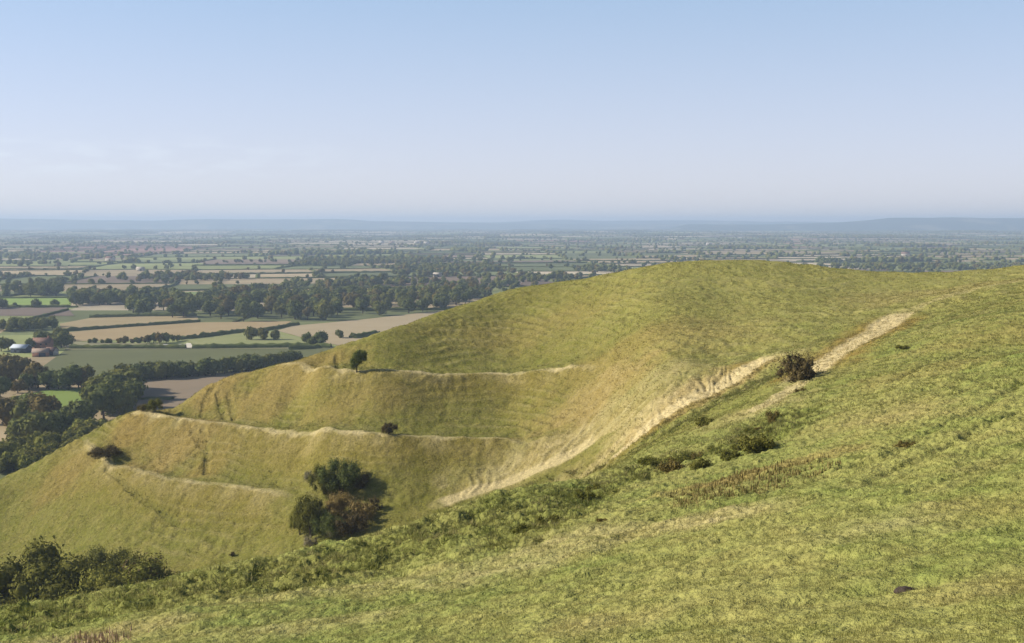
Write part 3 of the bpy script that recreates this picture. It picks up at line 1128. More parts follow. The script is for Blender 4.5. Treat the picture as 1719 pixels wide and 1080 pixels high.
hill_plant('hawthorn_tree', 599, 629, 38, 'windswept', 'dark', 'lone dark hawthorn tree leaning on the upper terrace edge', 'tree', 1, .85, 0., 0., 120)
hill_plant('hawthorn_bush', 653, 731, 21, 'big_shrub', 'thorn', 'small dark bush on the middle terrace edge', 'shrub', 2, .85, 1., 0, 120)
hill_plant('thorn_bush', 178, 771, 22, 'twiggy', 'thorn', 'low dark brown thorn bush on the lower spur of the hill', 'shrub', 3, 1.5, .4, 0, 120)
hill_plant('thorn_bush', 160, 771, 13, 'twiggy', 'brown', 'smaller brown bush touching the low thorn bush on the lower spur', 'shrub', 4, 1.3, .9, 0, 120)
hill_plant('hawthorn_bush', 259, 694, 22, 'big_shrub', 'olive', 'olive bush on the skyline at the tip of the middle terrace', 'shrub', 5, 1.0, .3, 0, 120)
hill_plant('hawthorn_bush', 240, 694, 12, 'twiggy', 'brown', 'thin brown bush left of the olive skyline bush', 'shrub', 6, 1.0, .3, 0, 120)
# the thicket in the coombe
for px, py, hp, k, lf, sx, lab in [
    (573, 827, 60, 'big_shrub', 'dark', .85, 'dark green hawthorn bush at the top of the coombe thicket'),
    (544, 829, 54, 'big_shrub', 'olive', .62, 'olive bush at the upper left of the coombe thicket'),
    (520, 808, 20, 'twiggy', 'pale', .8, 'small grey leafless bush left of the coombe thicket'),
    (605, 822, 28, 'twiggy', 'thorn', .8, 'dark thorny bush at the upper right of the coombe thicket'),
    (522, 899, 76, 'big_shrub', 'olive', .55, 'tall green bush at the lower left of the coombe thicket'),
    (503, 898, 46, 'big_shrub', 'light', .5, 'yellow green bush at the far left of the coombe thicket'),
    (566, 872, 47, 'big_shrub', 'rust', .9, 'rusty brown bush in the middle of the coombe thicket'),
    (606, 874, 44, 'airy', 'rust', .85, 'brown twiggy bush at the right of the coombe thicket'),
    (629, 856, 26, 'airy', 'thorn', .75, 'dark thin bush at the right tip of the coombe thicket'),
    (556, 903, 46, 'big_shrub', 'dark', .85, 'nearly black bush low in the middle of the coombe thicket'),
    (592, 897, 40, 'twiggy', 'thorn', .9, 'dark bramble bush low at the right of the coombe thicket'),
    (560, 904, 26, 'twiggy', 'pale', 1.0, 'pale grey bush in front of the black thicket bush'),
    (520, 922, 24, 'twiggy', 'pale', .7, 'pale straw coloured bush at the bottom of the coombe thicket'),
]:
    hill_plant('thicket_bush', px, py, hp, k, lf, lab, 'shrub', 7 + px % 9, sx, px * .37, 0, 110)
# bushes on the coombe floor at the left
for px, D, top, lf, k, sx, lab, sd in [
    (34, 150, 914, 'olive', 'big_shrub', .85, 'largest round green bush at the left edge of the coombe floor', 16),
    (72, 152, 930, 'dark', 'big_shrub', .75, 'dark green bush at the right side of the largest coombe floor bush', 17),
    (-8, 148, 940, 'dark', 'big_shrub', .8, 'dark bush cut by the left picture edge in front of the largest bush', 18),
    (128, 152, 935, 'olive', 'big_shrub', .8, 'loose olive bush between the two larger groups on the coombe floor', 19),
    (168, 162, 910, 'dark', 'big_tree', .9, 'dark upright bush rising behind the pale coombe floor bush', 20),
    (172, 142, 934, 'light', 'big_shrub', .85, 'pale grey green bush in front of the dark upright bush', 21),
    (208, 160, 918, 'olive', 'twiggy', .8, 'yellowish thin bush behind the right end of the coombe floor bushes', 22),
    (212, 142, 944, 'olive', 'big_shrub', .95, 'middle green bush near the right end of the coombe floor bushes', 23),
    (252, 146, 930, 'thorn', 'twiggy', .9, 'dark twiggy bush at the right end of the coombe floor bushes', 24),
]:
    p = at_depth(px, D)
    zt = -tt(px, top + 7) * D
    k = 'round_shrub' if k.startswith('big') else k
    lf = 'oak' if lf == 'dark' else lf
    plant('coombe_bush', (p[0], p[1], p[2] - .1), zt - p[2], k, lf, lab, 'shrub', seed=sd, sx=sx, rotz=sd * .7)
hill_plant('hawthorn_bush', 1336, 641, 60, 'airy', 'thorn', 'dark brown bush beside the pale worn strip in the saddle', 'shrub', 25, .85, .3, 0, 60)
hill_plant('hawthorn_bush', 1352, 638, 42, 'airy', 'thorn', 'black lower bush at the right of the saddle bush', 'shrub', 26, .55, .9, 0, 60)
for px, py, hp, sx, lf, lab in [
    (1270, 757, 26, 1.05, 'olive', 'round green bramble clump at the top of the near scrub line'),
    (1132, 790, 20, 1.2, 'brown', 'dark brownish bramble clump in the middle of the near scrub line'),
    (1175, 786, 18, 1.2, 'bank', 'low green bramble clump right of the brownish one'),
    (1225, 772, 16, 1.2, 'bank', 'low dark bramble between the green clumps of the near scrub line'),
    (1345, 656, 9, 1.1, 'brown', 'small brown tuft below the saddle bush'),
    (1300, 700, 13, 1.2, 'brown', 'brown scrub tuft on the bank below the saddle bush'),
    (1185, 715, 13, 1.4, 'bank', 'green scrub tuft on the bank beside the pale strip'),
    (1515, 585, 6, 1.8, 'bank', 'flat weed clump above the saddle bush on the right slope'),
    (1520, 742, 12, 1.3, 'brown', 'brown dead weed clump alone on the right slope'),
    (925, 868, 14, 1.6, 'bank', 'dark low scrub clump at the middle of the bank on the near slope'),
    (885, 892, 14, 1.6, 'bank', 'dark low scrub clump at the lower end of the bank on the near slope'),
    (985, 832, 14, 1.5, 'bank', 'greyish scrub clump at the upper end of the bank on the near slope'),
    (1012, 878, 7, 1.3, 'brown', 'brown tuft just right of the bank on the near slope'),
    (483, 998, 10, 1.1, 'bank', 'dark thistle clump low on the rough near bank'),
    (390, 934, 8, .9, 'thorn', 'tiny dark bush on the coombe floor above the near brow'),
]:
    hill_plant('scrub_clump', px, py, hp, 'low_shrub' if sx > 1 else 'big_shrub', lf, lab, 'shrub', 30 + int(px) % 7, sx * .8, px * .1, 0, None)
P_ = polyline([(1010, 815), (1060, 797), (1110, 782), (1190, 765), (1265, 742), (1305, 702)])
L_ = np.concatenate([[0], np.cumsum(np.hypot(*np.diff(P_, axis=0).T))])
for i in range(15):
    q = float(rng.uniform(0, L_[-1]))
    x, y = np.interp(q, L_, P_[:, 0]) + rng.normal(0, 1.1), np.interp(q, L_, P_[:, 1]) + rng.normal(0, 1.6)
    z = float(gz(np.array([x]), np.array([y]))[0])
    plant('low_scrub', (x, y, z - .05), float(rng.uniform(.25, .55)), 'low_shrub', ['bank', 'olive', 'bank', 'brown'][i % 4], 'knee high clump in the strip of rough scrub below the pale worn path', 'shrub',
          'clumps in the strip of rough scrub', seed=40 + i % 4, sx=float(rng.uniform(.8, 1.3)), trunk=False)
print('bushes', time.time() - T0)

# molehill of bare earth
g_ = np.random.default_rng(3)
v, f = ICO2
p = hit_hill(1520, 988)
hv = v * np.array([.27, .22, .13]) * (1 + .18 * fbm(v[:, 0] * 3, v[:, 1] * 3 + v[:, 2], 4, 3)[:, None])
me = mesh_np('molehill', hv, f, [mat_plain('bare_earth', (.06, .045, .035), .4, 12)])
o = tag(link('molehill', me, None, (p[0], p[1], float(gz(p[0:1], p[1:2])[0]) + .03)), 'dark bare molehill in the short grass at the lower right', 'molehill')

# ------------------------------------------------------------------ the vale: fields, hedges, far trees
PAST, PAST2, STUB, PALE, PLOU, DKGR, RED = (.15, .165, .065), (.225, .24, .088), (.36, .28, .16), (.43, .355, .235), (.22, .16, .11), (.06, .085, .035), (.27, .15, .11)
RN = np.random.default_rng(19)
parcels, edges = [], []


def warp(x, y):
    return x + 70 * fbm(x / 800, y / 800, 61, 2) + 25 * vnoise(x / 250, y / 250, 66), y + 90 * fbm(x / 700 + 7, y / 700, 62, 2) + 25 * vnoise(x / 230, y / 230 + 5, 67)


ROT = math.radians(9)


def to_world(u, v):
    x, y = u * math.cos(ROT) - v * math.sin(ROT), u * math.sin(ROT) + v * math.cos(ROT)
    return warp(x, y)


def split(u0, v0, u1, v1):
    cx, cy = to_world(np.array([(u0 + u1) / 2]), np.array([(v0 + v1) / 2]))
    d = math.hypot(cx[0], cy[0])
    if abs(cx[0]) > .58 * cy[0] + 900 + max(u1 - u0, v1 - v0) or cy[0] < -600:
        return
    tgt = np.interp(d, [400, 1500, 4000, 9000], [140, 160, 200, 320]) * RN.uniform(.7, 1.5)
    w, h = u1 - u0, v1 - v0
    if w > tgt * 1.5 or h > tgt * 1.2:
        fr = RN.uniform(.36, .64)
        if w / 1.5 > h / 1.2:
            m = u0 + w * fr
            split(u0, v0, m, v1)
            split(m, v0, u1, v1)
        else:
            m = v0 + h * fr
            split(u0, v0, u1, m)
            split(u0, m, u1, v1)
        return
    parcels.append((u0, v0, u1, v1, d))


split(-8500, -300, 8500, 11500)
FARCOL = [([(60, 424), (180, 408), (335, 411), (335, 418), (250, 428), (90, 428)], RED), ([(0, 465), (0, 452), (130, 448), (195, 455), (195, 463)], STUB),
          ([(540, 420), (530, 404), (735, 404), (735, 418)], PALE), ([(175, 452), (255, 446), (255, 456), (175, 460)], PAST2), ([(260, 447), (305, 445), (300, 456), (262, 458)], (.27, .25, .10)),
          ([(990, 385), (1000, 380), (1160, 381), (1160, 387)], PALE), ([(900, 404), (940, 396), (1000, 396), (990, 408)], RED), ([(1310, 402), (1360, 398), (1370, 412), (1310, 418)], (.36, .22, .12)),
          ([(620, 437), (620, 428), (720, 428), (720, 438)], DKGR), ([(770, 462), (780, 445), (930, 445), (930, 462)], PAST)]
Vs, Fs, Cs, off = [], [], [], 0
wooded = []
for (u0, v0, u1, v1, d) in parcels:
    nu, nv = max(2, int((u1 - u0) / 70)), max(2, int((v1 - v0) / 70))
    uu, vv = np.meshgrid(np.linspace(u0, u1, nu + 1), np.linspace(v0, v1, nv + 1))
    x, y = to_world(uu.ravel(), vv.ravel())
    z = zplain(x, y)
    k = RN.uniform()
    cxy = (x.mean(), y.mean())
    pc = pix(cxy[0], cxy[1], z.mean())
    wood_p = .08
    col = None
    for poly, c in FARCOL:
        if cxy[1] > 300 and in_poly(np.array([pc[0]]), np.array([pc[1]]), poly)[0]:
            col = np.array(c)
    if col is None:
        if k < wood_p and d > 1250:
            wooded.append((u0, v0, u1, v1, d))
            col = np.array(DKGR)
        else:
            col = np.array([PAST, PAST, PAST2, STUB, PALE, PLOU, STUB, PALE, PAST2, STUB][int(RN.integers(10))])
    col = col * RN.uniform(.8, 1.2)
    i, j = np.meshgrid(np.arange(nv), np.arange(nu), indexing='ij')
    a = i * (nu + 1) + j
    Fs.append(np.stack([a, a + 1, a + nu + 2, a + nu + 1], -1).reshape(-1, 4) + off)
    Vs.append(np.stack([x, y, z], -1))
    Cs.append(np.tile(col, (len(x), 1)))
    off += len(x)
M = Mat('farmland')
c = M.attr('Col', False)
k = M.rng(M.noise(.02, 5, .6), .3, .7, .82, 1.18)
k3 = M.n('ShaderNodeCombineColor')
for i in range(3):
    M.l(k, k3.inputs[i])
M.color(M.mix(1.0, c, k3.outputs[0], 'MULTIPLY'))
M_FARM = M.m
me = mesh_np('farmland', np.concatenate(Vs), np.concatenate(Fs), [M_FARM], {'Col': np.concatenate(Cs)})
tag(link('farmland', me), kind='structure')
# sheet under everything, out to the horizon
az2 = np.linspace(0, 2 * math.pi, 181)[:-1]
r2 = np.concatenate([np.geomspace(120, 17500, 110)])
A2, R2 = np.meshgrid(az2, r2)
x2, y2 = (np.sin(A2) * R2).ravel(), (np.cos(A2) * R2).ravel()
n2 = len(az2)
ii, jj = np.meshgrid(np.arange(len(r2) - 1), np.arange(n2), indexing='ij')
j2 = (jj + 1) % n2
q2 = np.stack([ii * n2 + jj, (ii + 1) * n2 + jj, (ii + 1) * n2 + j2, ii * n2 + j2], -1).reshape(-1, 4)[:, ::-1]
z2 = zplain(x2, y2) - 1.2 - 1.5 * sstep(1500, 4000, np.hypot(x2, y2)) - 6 * sstep(5000, 9000, np.hypot(x2, y2))
me = mesh_np('vale_floor', np.stack([x2, y2, z2], -1), q2, [mat_plain('vale_pasture', (.10, .125, .05), .25, .01)])
tag(link('vale_floor', me), kind='structure')


# near fields, each a sheet of its own
def mat_field(name, col, col2, ang, freq=.35):
    M = Mat(name)
    mp = M.n('ShaderNodeMapping')
    mp.inputs['Rotation'].default_value = (0, 0, ang)
    M.l(M.pos(), mp.inputs[0])
    wv = M.n('ShaderNodeTexWave')
    wv.inputs['Scale'].default_value = freq * .3
    wv.inputs['Distortion'].default_value = 1.5
    M.l(mp.outputs[0], wv.inputs[0])
    f = M.math('ADD', M.math('MULTIPLY', wv.outputs['Fac'], .25), M.rng(M.noise(.03, 6, .65), .3, .7, 0, .75))
    M.color(M.mix(f, col, col2))
    return M.m


FIELDS = [
    ('stubble_field', [(100, 544), (165, 532), (330, 531), (335, 539), (200, 548), (104, 555)], (.30, .225, .115), (.36, .285, .15), 1.2),
    ('stubble_field', [(108, 559), (200, 551), (335, 542), (490, 540), (480, 545), (400, 557), (310, 568), (120, 574)], (.31, .225, .11), (.38, .285, .15), .3),
    ('stubble_field', [(465, 556), (490, 548), (600, 538), (770, 519), (790, 524), (660, 565), (600, 585), (540, 576)], (.34, .265, .15), (.40, .32, .195), .7),
    ('pasture_strip', [(305, 571), (410, 559), (462, 558), (540, 577), (560, 581), (330, 580)], (.22, .24, .09), (.29, .28, .12), .2),
    ('farm_field', [(108, 590), (130, 588), (320, 587), (560, 586), (540, 605), (430, 622), (210, 640), (110, 640), (60, 625)], (.112, .118, .05), (.145, .15, .062), .1),
    ('ploughed_field', [(212, 646), (345, 634), (430, 625), (500, 618), (470, 660), (360, 720), (215, 720)], (.22, .17, .11), (.27, .205, .135), .5),
    ('small_field', [(20, 668), (80, 656), (152, 650), (156, 690), (90, 695), (-10, 690)], (.17, .235, .045), (.22, .27, .07), .5),
    ('strip_field', [(-20, 500), (119, 500), (119, 515), (-20, 516)], (.20, .28, .06), (.25, .32, .08), .5),
    ('fallow_field', [(-20, 517), (112, 517), (125, 531), (-20, 531)], (.16, .12, .09), (.2, .15, .11), .5),
    ('pasture_field', [(290, 491), (352, 490), (348, 504), (300, 508)], (.15, .20, .06), (.2, .24, .08), .5),
    ('pasture_field', [(100, 575), (130, 575), (320, 580), (560, 583), (560, 586), (320, 587), (130, 588), (110, 589)], (.24, .22, .12), (.27, .25, .13), .1),
]
for i, (nm, poly, c1, c2, ang) in enumerate(FIELDS):
    P = np.array([pfoot(*q)[:2] for q in poly])
    z = zplain(P[:, 0], P[:, 1]) + .25 + .02 * i
    me = mesh_np(nm, np.column_stack([P, z]), [np.arange(len(P))[None, ::-1]], [mat_field(nm, c1, c2, ang)])
    if me.polygons[0].normal.z < 0:
        me.flip_normals()
    tag(link(nm, me), kind='structure')


# hedges near enough to tell apart
def hedge_mesh(P, h, w, seed, stp=2.2):
    L = np.concatenate([[0], np.cumsum(np.hypot(*np.diff(P, axis=0).T))])
    n = max(3, int(L[-1] / stp))
    s = np.linspace(0, L[-1], n + 1)
    x, y = np.interp(s, L, P[:, 0]), np.interp(s, L, P[:, 1])
    dx, dy = np.gradient(x), np.gradient(y)
    l = np.hypot(dx, dy)
    nx, ny = -dy / l, dx / l
    g = np.random.default_rng(seed)
    prof = [(-.5, -.1), (-.55, .45), (-.35, .95), (.0, 1.08), (.35, .95), (.55, .45), (.5, -.1)]
    z = zplain(x, y)
    rows = []
    for a, b in prof:
        k = a * w * (1 + g.normal(0, .16, n + 1))
        hh = b * h * (1 + (g.normal(0, .16, n + 1) + .22 * vnoise(s / 9, s * 0 + seed, 5)) * (b > 0))
        rows.append(np.stack([x + nx * k, y + ny * k, z + hh], -1))
    V = np.stack(rows, 1).reshape(-1, 3)
    m = len(prof)
    i, j = np.meshgrid(np.arange(n), np.arange(m - 1), indexing='ij')
    a = i * m + j
    Fq = np.stack([a, a + 1, a + m + 1, a + m], -1).reshape(-1, 4)
    return V, Fq, g.uniform(.1, .9, len(V))


HEDGES = [
    ([(118, 586), (200, 586), (312, 586)], 2.6, 3.4, 'dark clipped hedge left of the gateway along the top of the green field'),
    ([(323, 586), (420, 585), (500, 584), (556, 585)], 2.8, 3.4, 'dark clipped hedge right of the gateway along the top of the green field'),
    ([(104, 557), (200, 550), (335, 540.5)], 2.0, 3.0, 'thin dark hedge between the two left stubble fields'),
    ([(300, 571), (340, 567), (410, 557.5)], 2.6, 3.4, 'slanting dark hedge below the left stubble fields'),
    ([(440, 556), (470, 551), (500, 545.5)], 2.2, 3.2, 'short dark hedge between left and right stubble fields'),
    ([(590, 568.5), (610, 566.5), (634, 562)], 3.0, 5, 'dark hedge at the hill edge beside the single round tree'),
    ([(150, 534), (240, 531.5), (330, 531)], 2.5, 3.5, 'dark hedge along the top of the upper stubble field'),
    ([(0, 517), (60, 517), (118, 516.5)], 2.5, 3.5, 'dark hedge under the narrow bright green strip field'),
    ([(485, 588), (520, 586.5), (545, 584)], 2.5, 3, 'dark hedge stub below the three close trees'),
    ([(220, 672), (260, 671), (290, 672)], 1.2, 3, 'low dark hedge crossing the brown ploughed field'),
]
for i, (line, h, w, lab) in enumerate(HEDGES):
    P = np.array([pfoot(*q)[:2] for q in line])
    V, Fq, t = hedge_mesh(P, h, w, 100 + i)
    me = mesh_np('hedge', V, Fq, [LEAF['dark']], {'tint': t})
    tag(link('hedge', me), lab, 'hedge')
# chalky gateway and farm track
P = np.array([pfoot(*q)[:2] for q in [(311, 585.5), (313, 577.5), (320, 577.5), (325, 585.5)]])
me = mesh_np('gateway_track', np.column_stack([P, zplain(P[:, 0], P[:, 1]) + .62]), [np.arange(4)[None]], [mat_plain('chalk_dust', (.60, .54, .42), .1, .3)])
if me.polygons[0].normal.z < 0:
    me.flip_normals()
tag(link('gateway_track', me), kind='structure')
P0 = np.array([pfoot(*q)[:2] for q in [(104, 582.0), (200, 581), (318, 579), (318, 580.0), (200, 582.2), (104, 583.3)]])
me = mesh_np('farm_track', np.column_stack([P0, zplain(P0[:, 0], P0[:, 1]) + .58]), [np.arange(6)[None]], [mat_plain('track_dust', (.42, .40, .36), .15, .3)])
if me.polygons[0].normal.z < 0:
    me.flip_normals()
tag(link('farm_track', me), kind='structure')

# distant hedgerows and trees, far past counting
def inst(template, pos, sc, rot, szr):
    """many copies of one small template, merged"""
    tv, tf = template
    n, m = len(pos), len(tv)
    c, s = np.cos(rot)[:, None], np.sin(rot)[:, None]
    X = (tv[None, :, 0] * c - tv[None, :, 1] * s) * sc[:, None] * szr[:, None] + pos[:, 0:1]
    Y = (tv[None, :, 0] * s + tv[None, :, 1] * c) * sc[:, None] * szr[:, None] + pos[:, 1:2]
    Z = tv[None, :, 2] * sc[:, None] + pos[:, 2:3]
    V = np.stack([X, Y, Z], -1).reshape(-1, 3)
    Fc = (tf[None] + (np.arange(n) * m)[:, None, None]).reshape(-1, tf.shape[1])
    return V, Fc


tree_p = []     # x, y, height
hed_V, hed_F, hed_T, ho = [], [], [], 0
for (u0, v0, u1, v1, d) in parcels:
    for (a, b) in (((u0, v0), (u1, v0)), ((u0, v0), (u0, v1))):
        L = math.hypot(b[0] - a[0], b[1] - a[1])
        n = max(2, int(L / 40))
        tq = np.linspace(0, 1, n + 1)
        x, y = to_world(a[0] + (b[0] - a[0]) * tq, a[1] + (b[1] - a[1]) * tq)
        if y.mean() < 880 or abs(x.mean()) > .56 * y.mean() + 60:
            continue
        if RN.uniform() < .75:
            V, Fq, t = hedge_mesh(np.column_stack([x, y]), RN.uniform(1.2, 2.6), RN.uniform(2.5, 4.5), int(RN.integers(1e6)), 6 if d < 2500 else 14)
            hed_V.append(V)
            hed_F.append(Fq + ho)
            hed_T.append(t)
            ho += len(V)
        dens = RN.choice([.15, .4, .8, 1.4]) if d < 2800 else RN.choice([.1, .25, .5, 1.0])
        k = RN.poisson(L / 20 * dens)
        tk = RN.uniform(0, 1, k)
        xx, yy = np.interp(tk, tq, x), np.interp(tk, tq, y)
        for q in range(k):
            tree_p.append((xx[q] + RN.normal(0, 2.5), yy[q] + RN.normal(0, 2.5), RN.uniform(4.5, 10.5)))
for (u0, v0, u1, v1, d) in wooded:
    sp = np.interp(d, [1200, 4000, 9000], [9.5, 14, 24])
    sub = RN.uniform(.4, 1)
    n = int((u1 - u0) * (v1 - v0) * sub / sp ** 2)
    uu, vv = RN.uniform(u0, u1, n), RN.uniform(v0, v0 + (v1 - v0) * sub, n)
    x, y = to_world(uu, vv)
    hh = RN.uniform(7.5, 13, n)
    tree_p += list(zip(x, y, hh))
# copses just beyond the large wood and in the middle distance
for px, py, n, rx, ry in [(560, 480, 40, 60, 40), (300, 508, 50, 90, 40), (420, 503, 60, 100, 40), (540, 502, 60, 100, 40), (660, 498, 60, 100, 40), (740, 496, 40, 70, 40), (660, 478, 60, 90, 50), (430, 492, 40, 60, 40), (330, 470, 40, 80, 40), (280, 468, 25, 60, 30), (640, 438, 120, 160, 110), (700, 440, 120, 160, 110), (740, 462, 45, 60, 60),
                           (160, 500, 30, 70, 30), (250, 500, 30, 60, 30), (40, 478, 30, 90, 30), (60, 433, 60, 200, 80), (250, 410, 140, 260, 70), (1040, 405, 120, 260, 140), (1560, 452, 160, 260, 60), (900, 470, 50, 90, 50), (830, 480, 30, 70, 40), (1000, 455, 30, 80, 50)]:
    p = pfoot(px, py)
    for _ in range(n):
        tree_p.append((p[0] + RN.normal(0, rx * .5), p[1] + RN.normal(0, ry * .8), RN.uniform(7.5, 13)))
TP = np.array(tree_p)
TP = TP[(TP[:, 1] > 1000) & (np.abs(TP[:, 0]) < .545 * TP[:, 1])]
zt = zplain(TP[:, 0], TP[:, 1])
ppx, ppy = pix(TP[:, 0], TP[:, 1], zt)
open_ = [f[1] for f in FIELDS]
keep = np.ones(len(TP), bool)
for poly in open_:
    keep &= ~in_poly(ppx, ppy, poly)
TP, zt = TP[keep], zt[keep]
dd = np.hypot(TP[:, 0], TP[:, 1])
mats_far = [LEAF['dark'], LEAF['oak'], LEAF['brown'], LEAF['olive']]
Vs, Ft, Fq_, Ts, Mt, Mq, off = [], [], [], [], [], [], 0
bands = [(1000, 2300, 7), (2300, 4200, 5), (4200, 20000, 3)]
temps = []
for s in range(6):
    V, t, q, ti = crown_arrays(200 + s, wide=.5, low=.0, lobes=5, leaves=90, leaf=.12, core=.86)
    temps.append((V, t, q, ti))
lows = []
for s in range(4):
    g = np.random.default_rng(300 + s)
    v, f = ICO1
    vv = v * np.array([.52, .52, .5]) * (1 + g.normal(0, .16, (len(v), 1))) + np.array([0, 0, .47])
    lows.append((vv, f, g.uniform(.1, .8, len(v))))
verylow = [(ICO0[0] * np.array([.55, .55, .5]) * (1 + np.random.default_rng(s).normal(0, .2, (12, 1))) + np.array([0, 0, .45]), ICO0[1], np.full(12, .2 + .15 * s)) for s in range(4)]
for lo, hi, _ in bands:
    idx = np.where((dd >= lo) & (dd < hi))[0]
    sets = temps if lo < 2000 else (lows if lo < 4000 else verylow)
    ch = RN.integers(len(sets), size=len(idx))
    mm = RN.choice([0, 0, 1, 1, 2, 3], size=len(idx))
    for s, tp in enumerate(sets):
        for m in range(4):
            k = idx[(ch == s) & (mm == m)]
            if not len(k):
                continue
            pos = np.column_stack([TP[k, :2], zt[k] - .4])
            args = (pos, TP[k, 2], RN.uniform(0, 6.28, len(k)), RN.uniform(.8, 1.35, len(k)))
            V, F3 = inst((tp[0], tp[1]), *args)
            Ft.append(F3 + off)
            Mt.append(np.full(len(F3), m))
            if len(tp) == 4:
                F4 = (tp[2][None] + (np.arange(len(k)) * len(tp[0]))[:, None, None]).reshape(-1, 4)
                Fq_.append(F4 + off)
                Mq.append(np.full(len(F4), m))
            Vs.append(V)
            Ts.append(np.clip(np.tile(tp[-1], len(k)) + np.repeat(RN.normal(0, .15, len(k)), len(tp[0])), 0, 1))
            off += len(V)
me = mesh_np('distant_trees', np.concatenate(Vs), [np.concatenate(Ft), np.concatenate(Fq_)], mats_far, {'tint': np.concatenate(Ts)}, np.concatenate(Mt + Mq))
tag(link('distant_trees', me), 'countless small dark trees scattered over the far vale', 'trees', kind='stuff')
me = mesh_np('distant_hedgerows', np.concatenate(hed_V), np.concatenate(hed_F), [LEAF['dark']], {'tint': np.concatenate(hed_T)})
tag(link('distant_hedgerows', me), 'network of dark hedgerows dividing the fields of the far vale', 'hedgerows', kind='stuff')
print('far trees', len(TP), 'parcels', len(parcels), time.time() - T0)

# ------------------------------------------------------------------ blue hills along the horizon
def ridge(name, D, depth, prof, seed, colr):
    pxq = np.linspace(-500, 2220, 340)
    t = np.linspace(-1, 1, 17)
    px_k, py_k = zip(*prof)
    top = np.interp(pxq, px_k, py_k) + .8 * fbm(pxq / 60, pxq * 0 + seed, seed, 3)
    a = (pxq - W / 2) / F
    ztop = (HY - top) / F * D
    Vr = []
    for k in t:
        Dk = D + k * depth
        n = fbm(a * 40, k * 3 + a * 0, seed + 3, 3)
        z = -75 + (ztop + 75) * (1 - k * k) ** .8 * (1 + .10 * n * abs(k))
        Vr.append(np.stack([a * Dk, a * 0 + Dk, z], -1))
    Vr = np.stack(Vr, 0)
    n = len(pxq)
    i, j = np.meshgrid(np.arange(len(t) - 1), np.arange(n - 1), indexing='ij')
    q = np.stack([i * n + j, i * n + j + 1, (i + 1) * n + j + 1, (i + 1) * n + j], -1).reshape(-1, 4)
    M = Mat('hill_cover_' + name)
    c = M.mix(M.rng(M.noise(.004, 5, .6), .42, .58), colr, (.04, .06, .03))
    c = M.mix(M.rng(M.noise(.0016, 3, .6), .56, .62, 0, .6), c, (.28, .24, .14))
    M.color(c)
    me = mesh_np(name, Vr.reshape(-1, 3), q, [M.m], smooth=True)
    return tag(link(name, me), kind='structure')


ridge('far_hills', 13500, 1500, [(-500, 364), (0, 367), (100, 368.5), (180, 370), (260, 371), (330, 368), (450, 368.5), (580, 368), (620, 371), (760, 374), (900, 376), (2300, 378)], 2, (.08, .11, .05))
ridge('long_ridge', 15500, 1600, [(-500, 378), (620, 374), (700, 372), (820, 374), (905, 370), (950, 369), (1010, 371), (1150, 370), (1290, 372), (1430, 373), (2300, 372)], 3, (.07, .10, .05))
ridge('wooded_ridge', 11000, 1300, [(-500, 395), (850, 395), (900, 386), (930, 382), (960, 386), (1120, 384), (1150, 377), (1290, 377), (1400, 374), (1450, 370.5), (1490, 366), (1600, 365.5), (1719, 367), (1900, 366), (2300, 370)], 4, (.05, .075, .035))

# ------------------------------------------------------------------ buildings in the vale
M_WHITE = mat_plain('white_roof', (.46, .50, .53), .06, 1)
M_DKCLAD = mat_plain('dark_cladding', (.05, .06, .075), .2, .5)
M_BRICK = mat_plain('brick', (.30, .15, .10), .2, 1.2)
M_TILE = mat_plain('clay_tiles', (.20, .12, .09), .25, 1.5)
M_STONE = mat_plain('pale_stone', (.42, .37, .30), .12, 1)
M_GLASS = mat_plain('window_glass', (.03, .035, .04), .1, 1, .2)
M_TAN = mat_plain('tan_roof', (.28, .21, .16), .15, 1)


def box(V, Fc, x0, x1, y0, y1, z0, z1):
    o = sum(len(a) for a in V)
    V.append(np.array([(x, y, z) for z in (z0, z1) for x, y in ((x0, y0), (x1, y0), (x1, y1), (x0, y1))], float))
    Fc.append(np.array([(3, 2, 1, 0), (4, 5, 6, 7), (0, 1, 5, 4), (1, 2, 6, 5), (2, 3, 7, 6), (3, 0, 4, 7)]) + o)


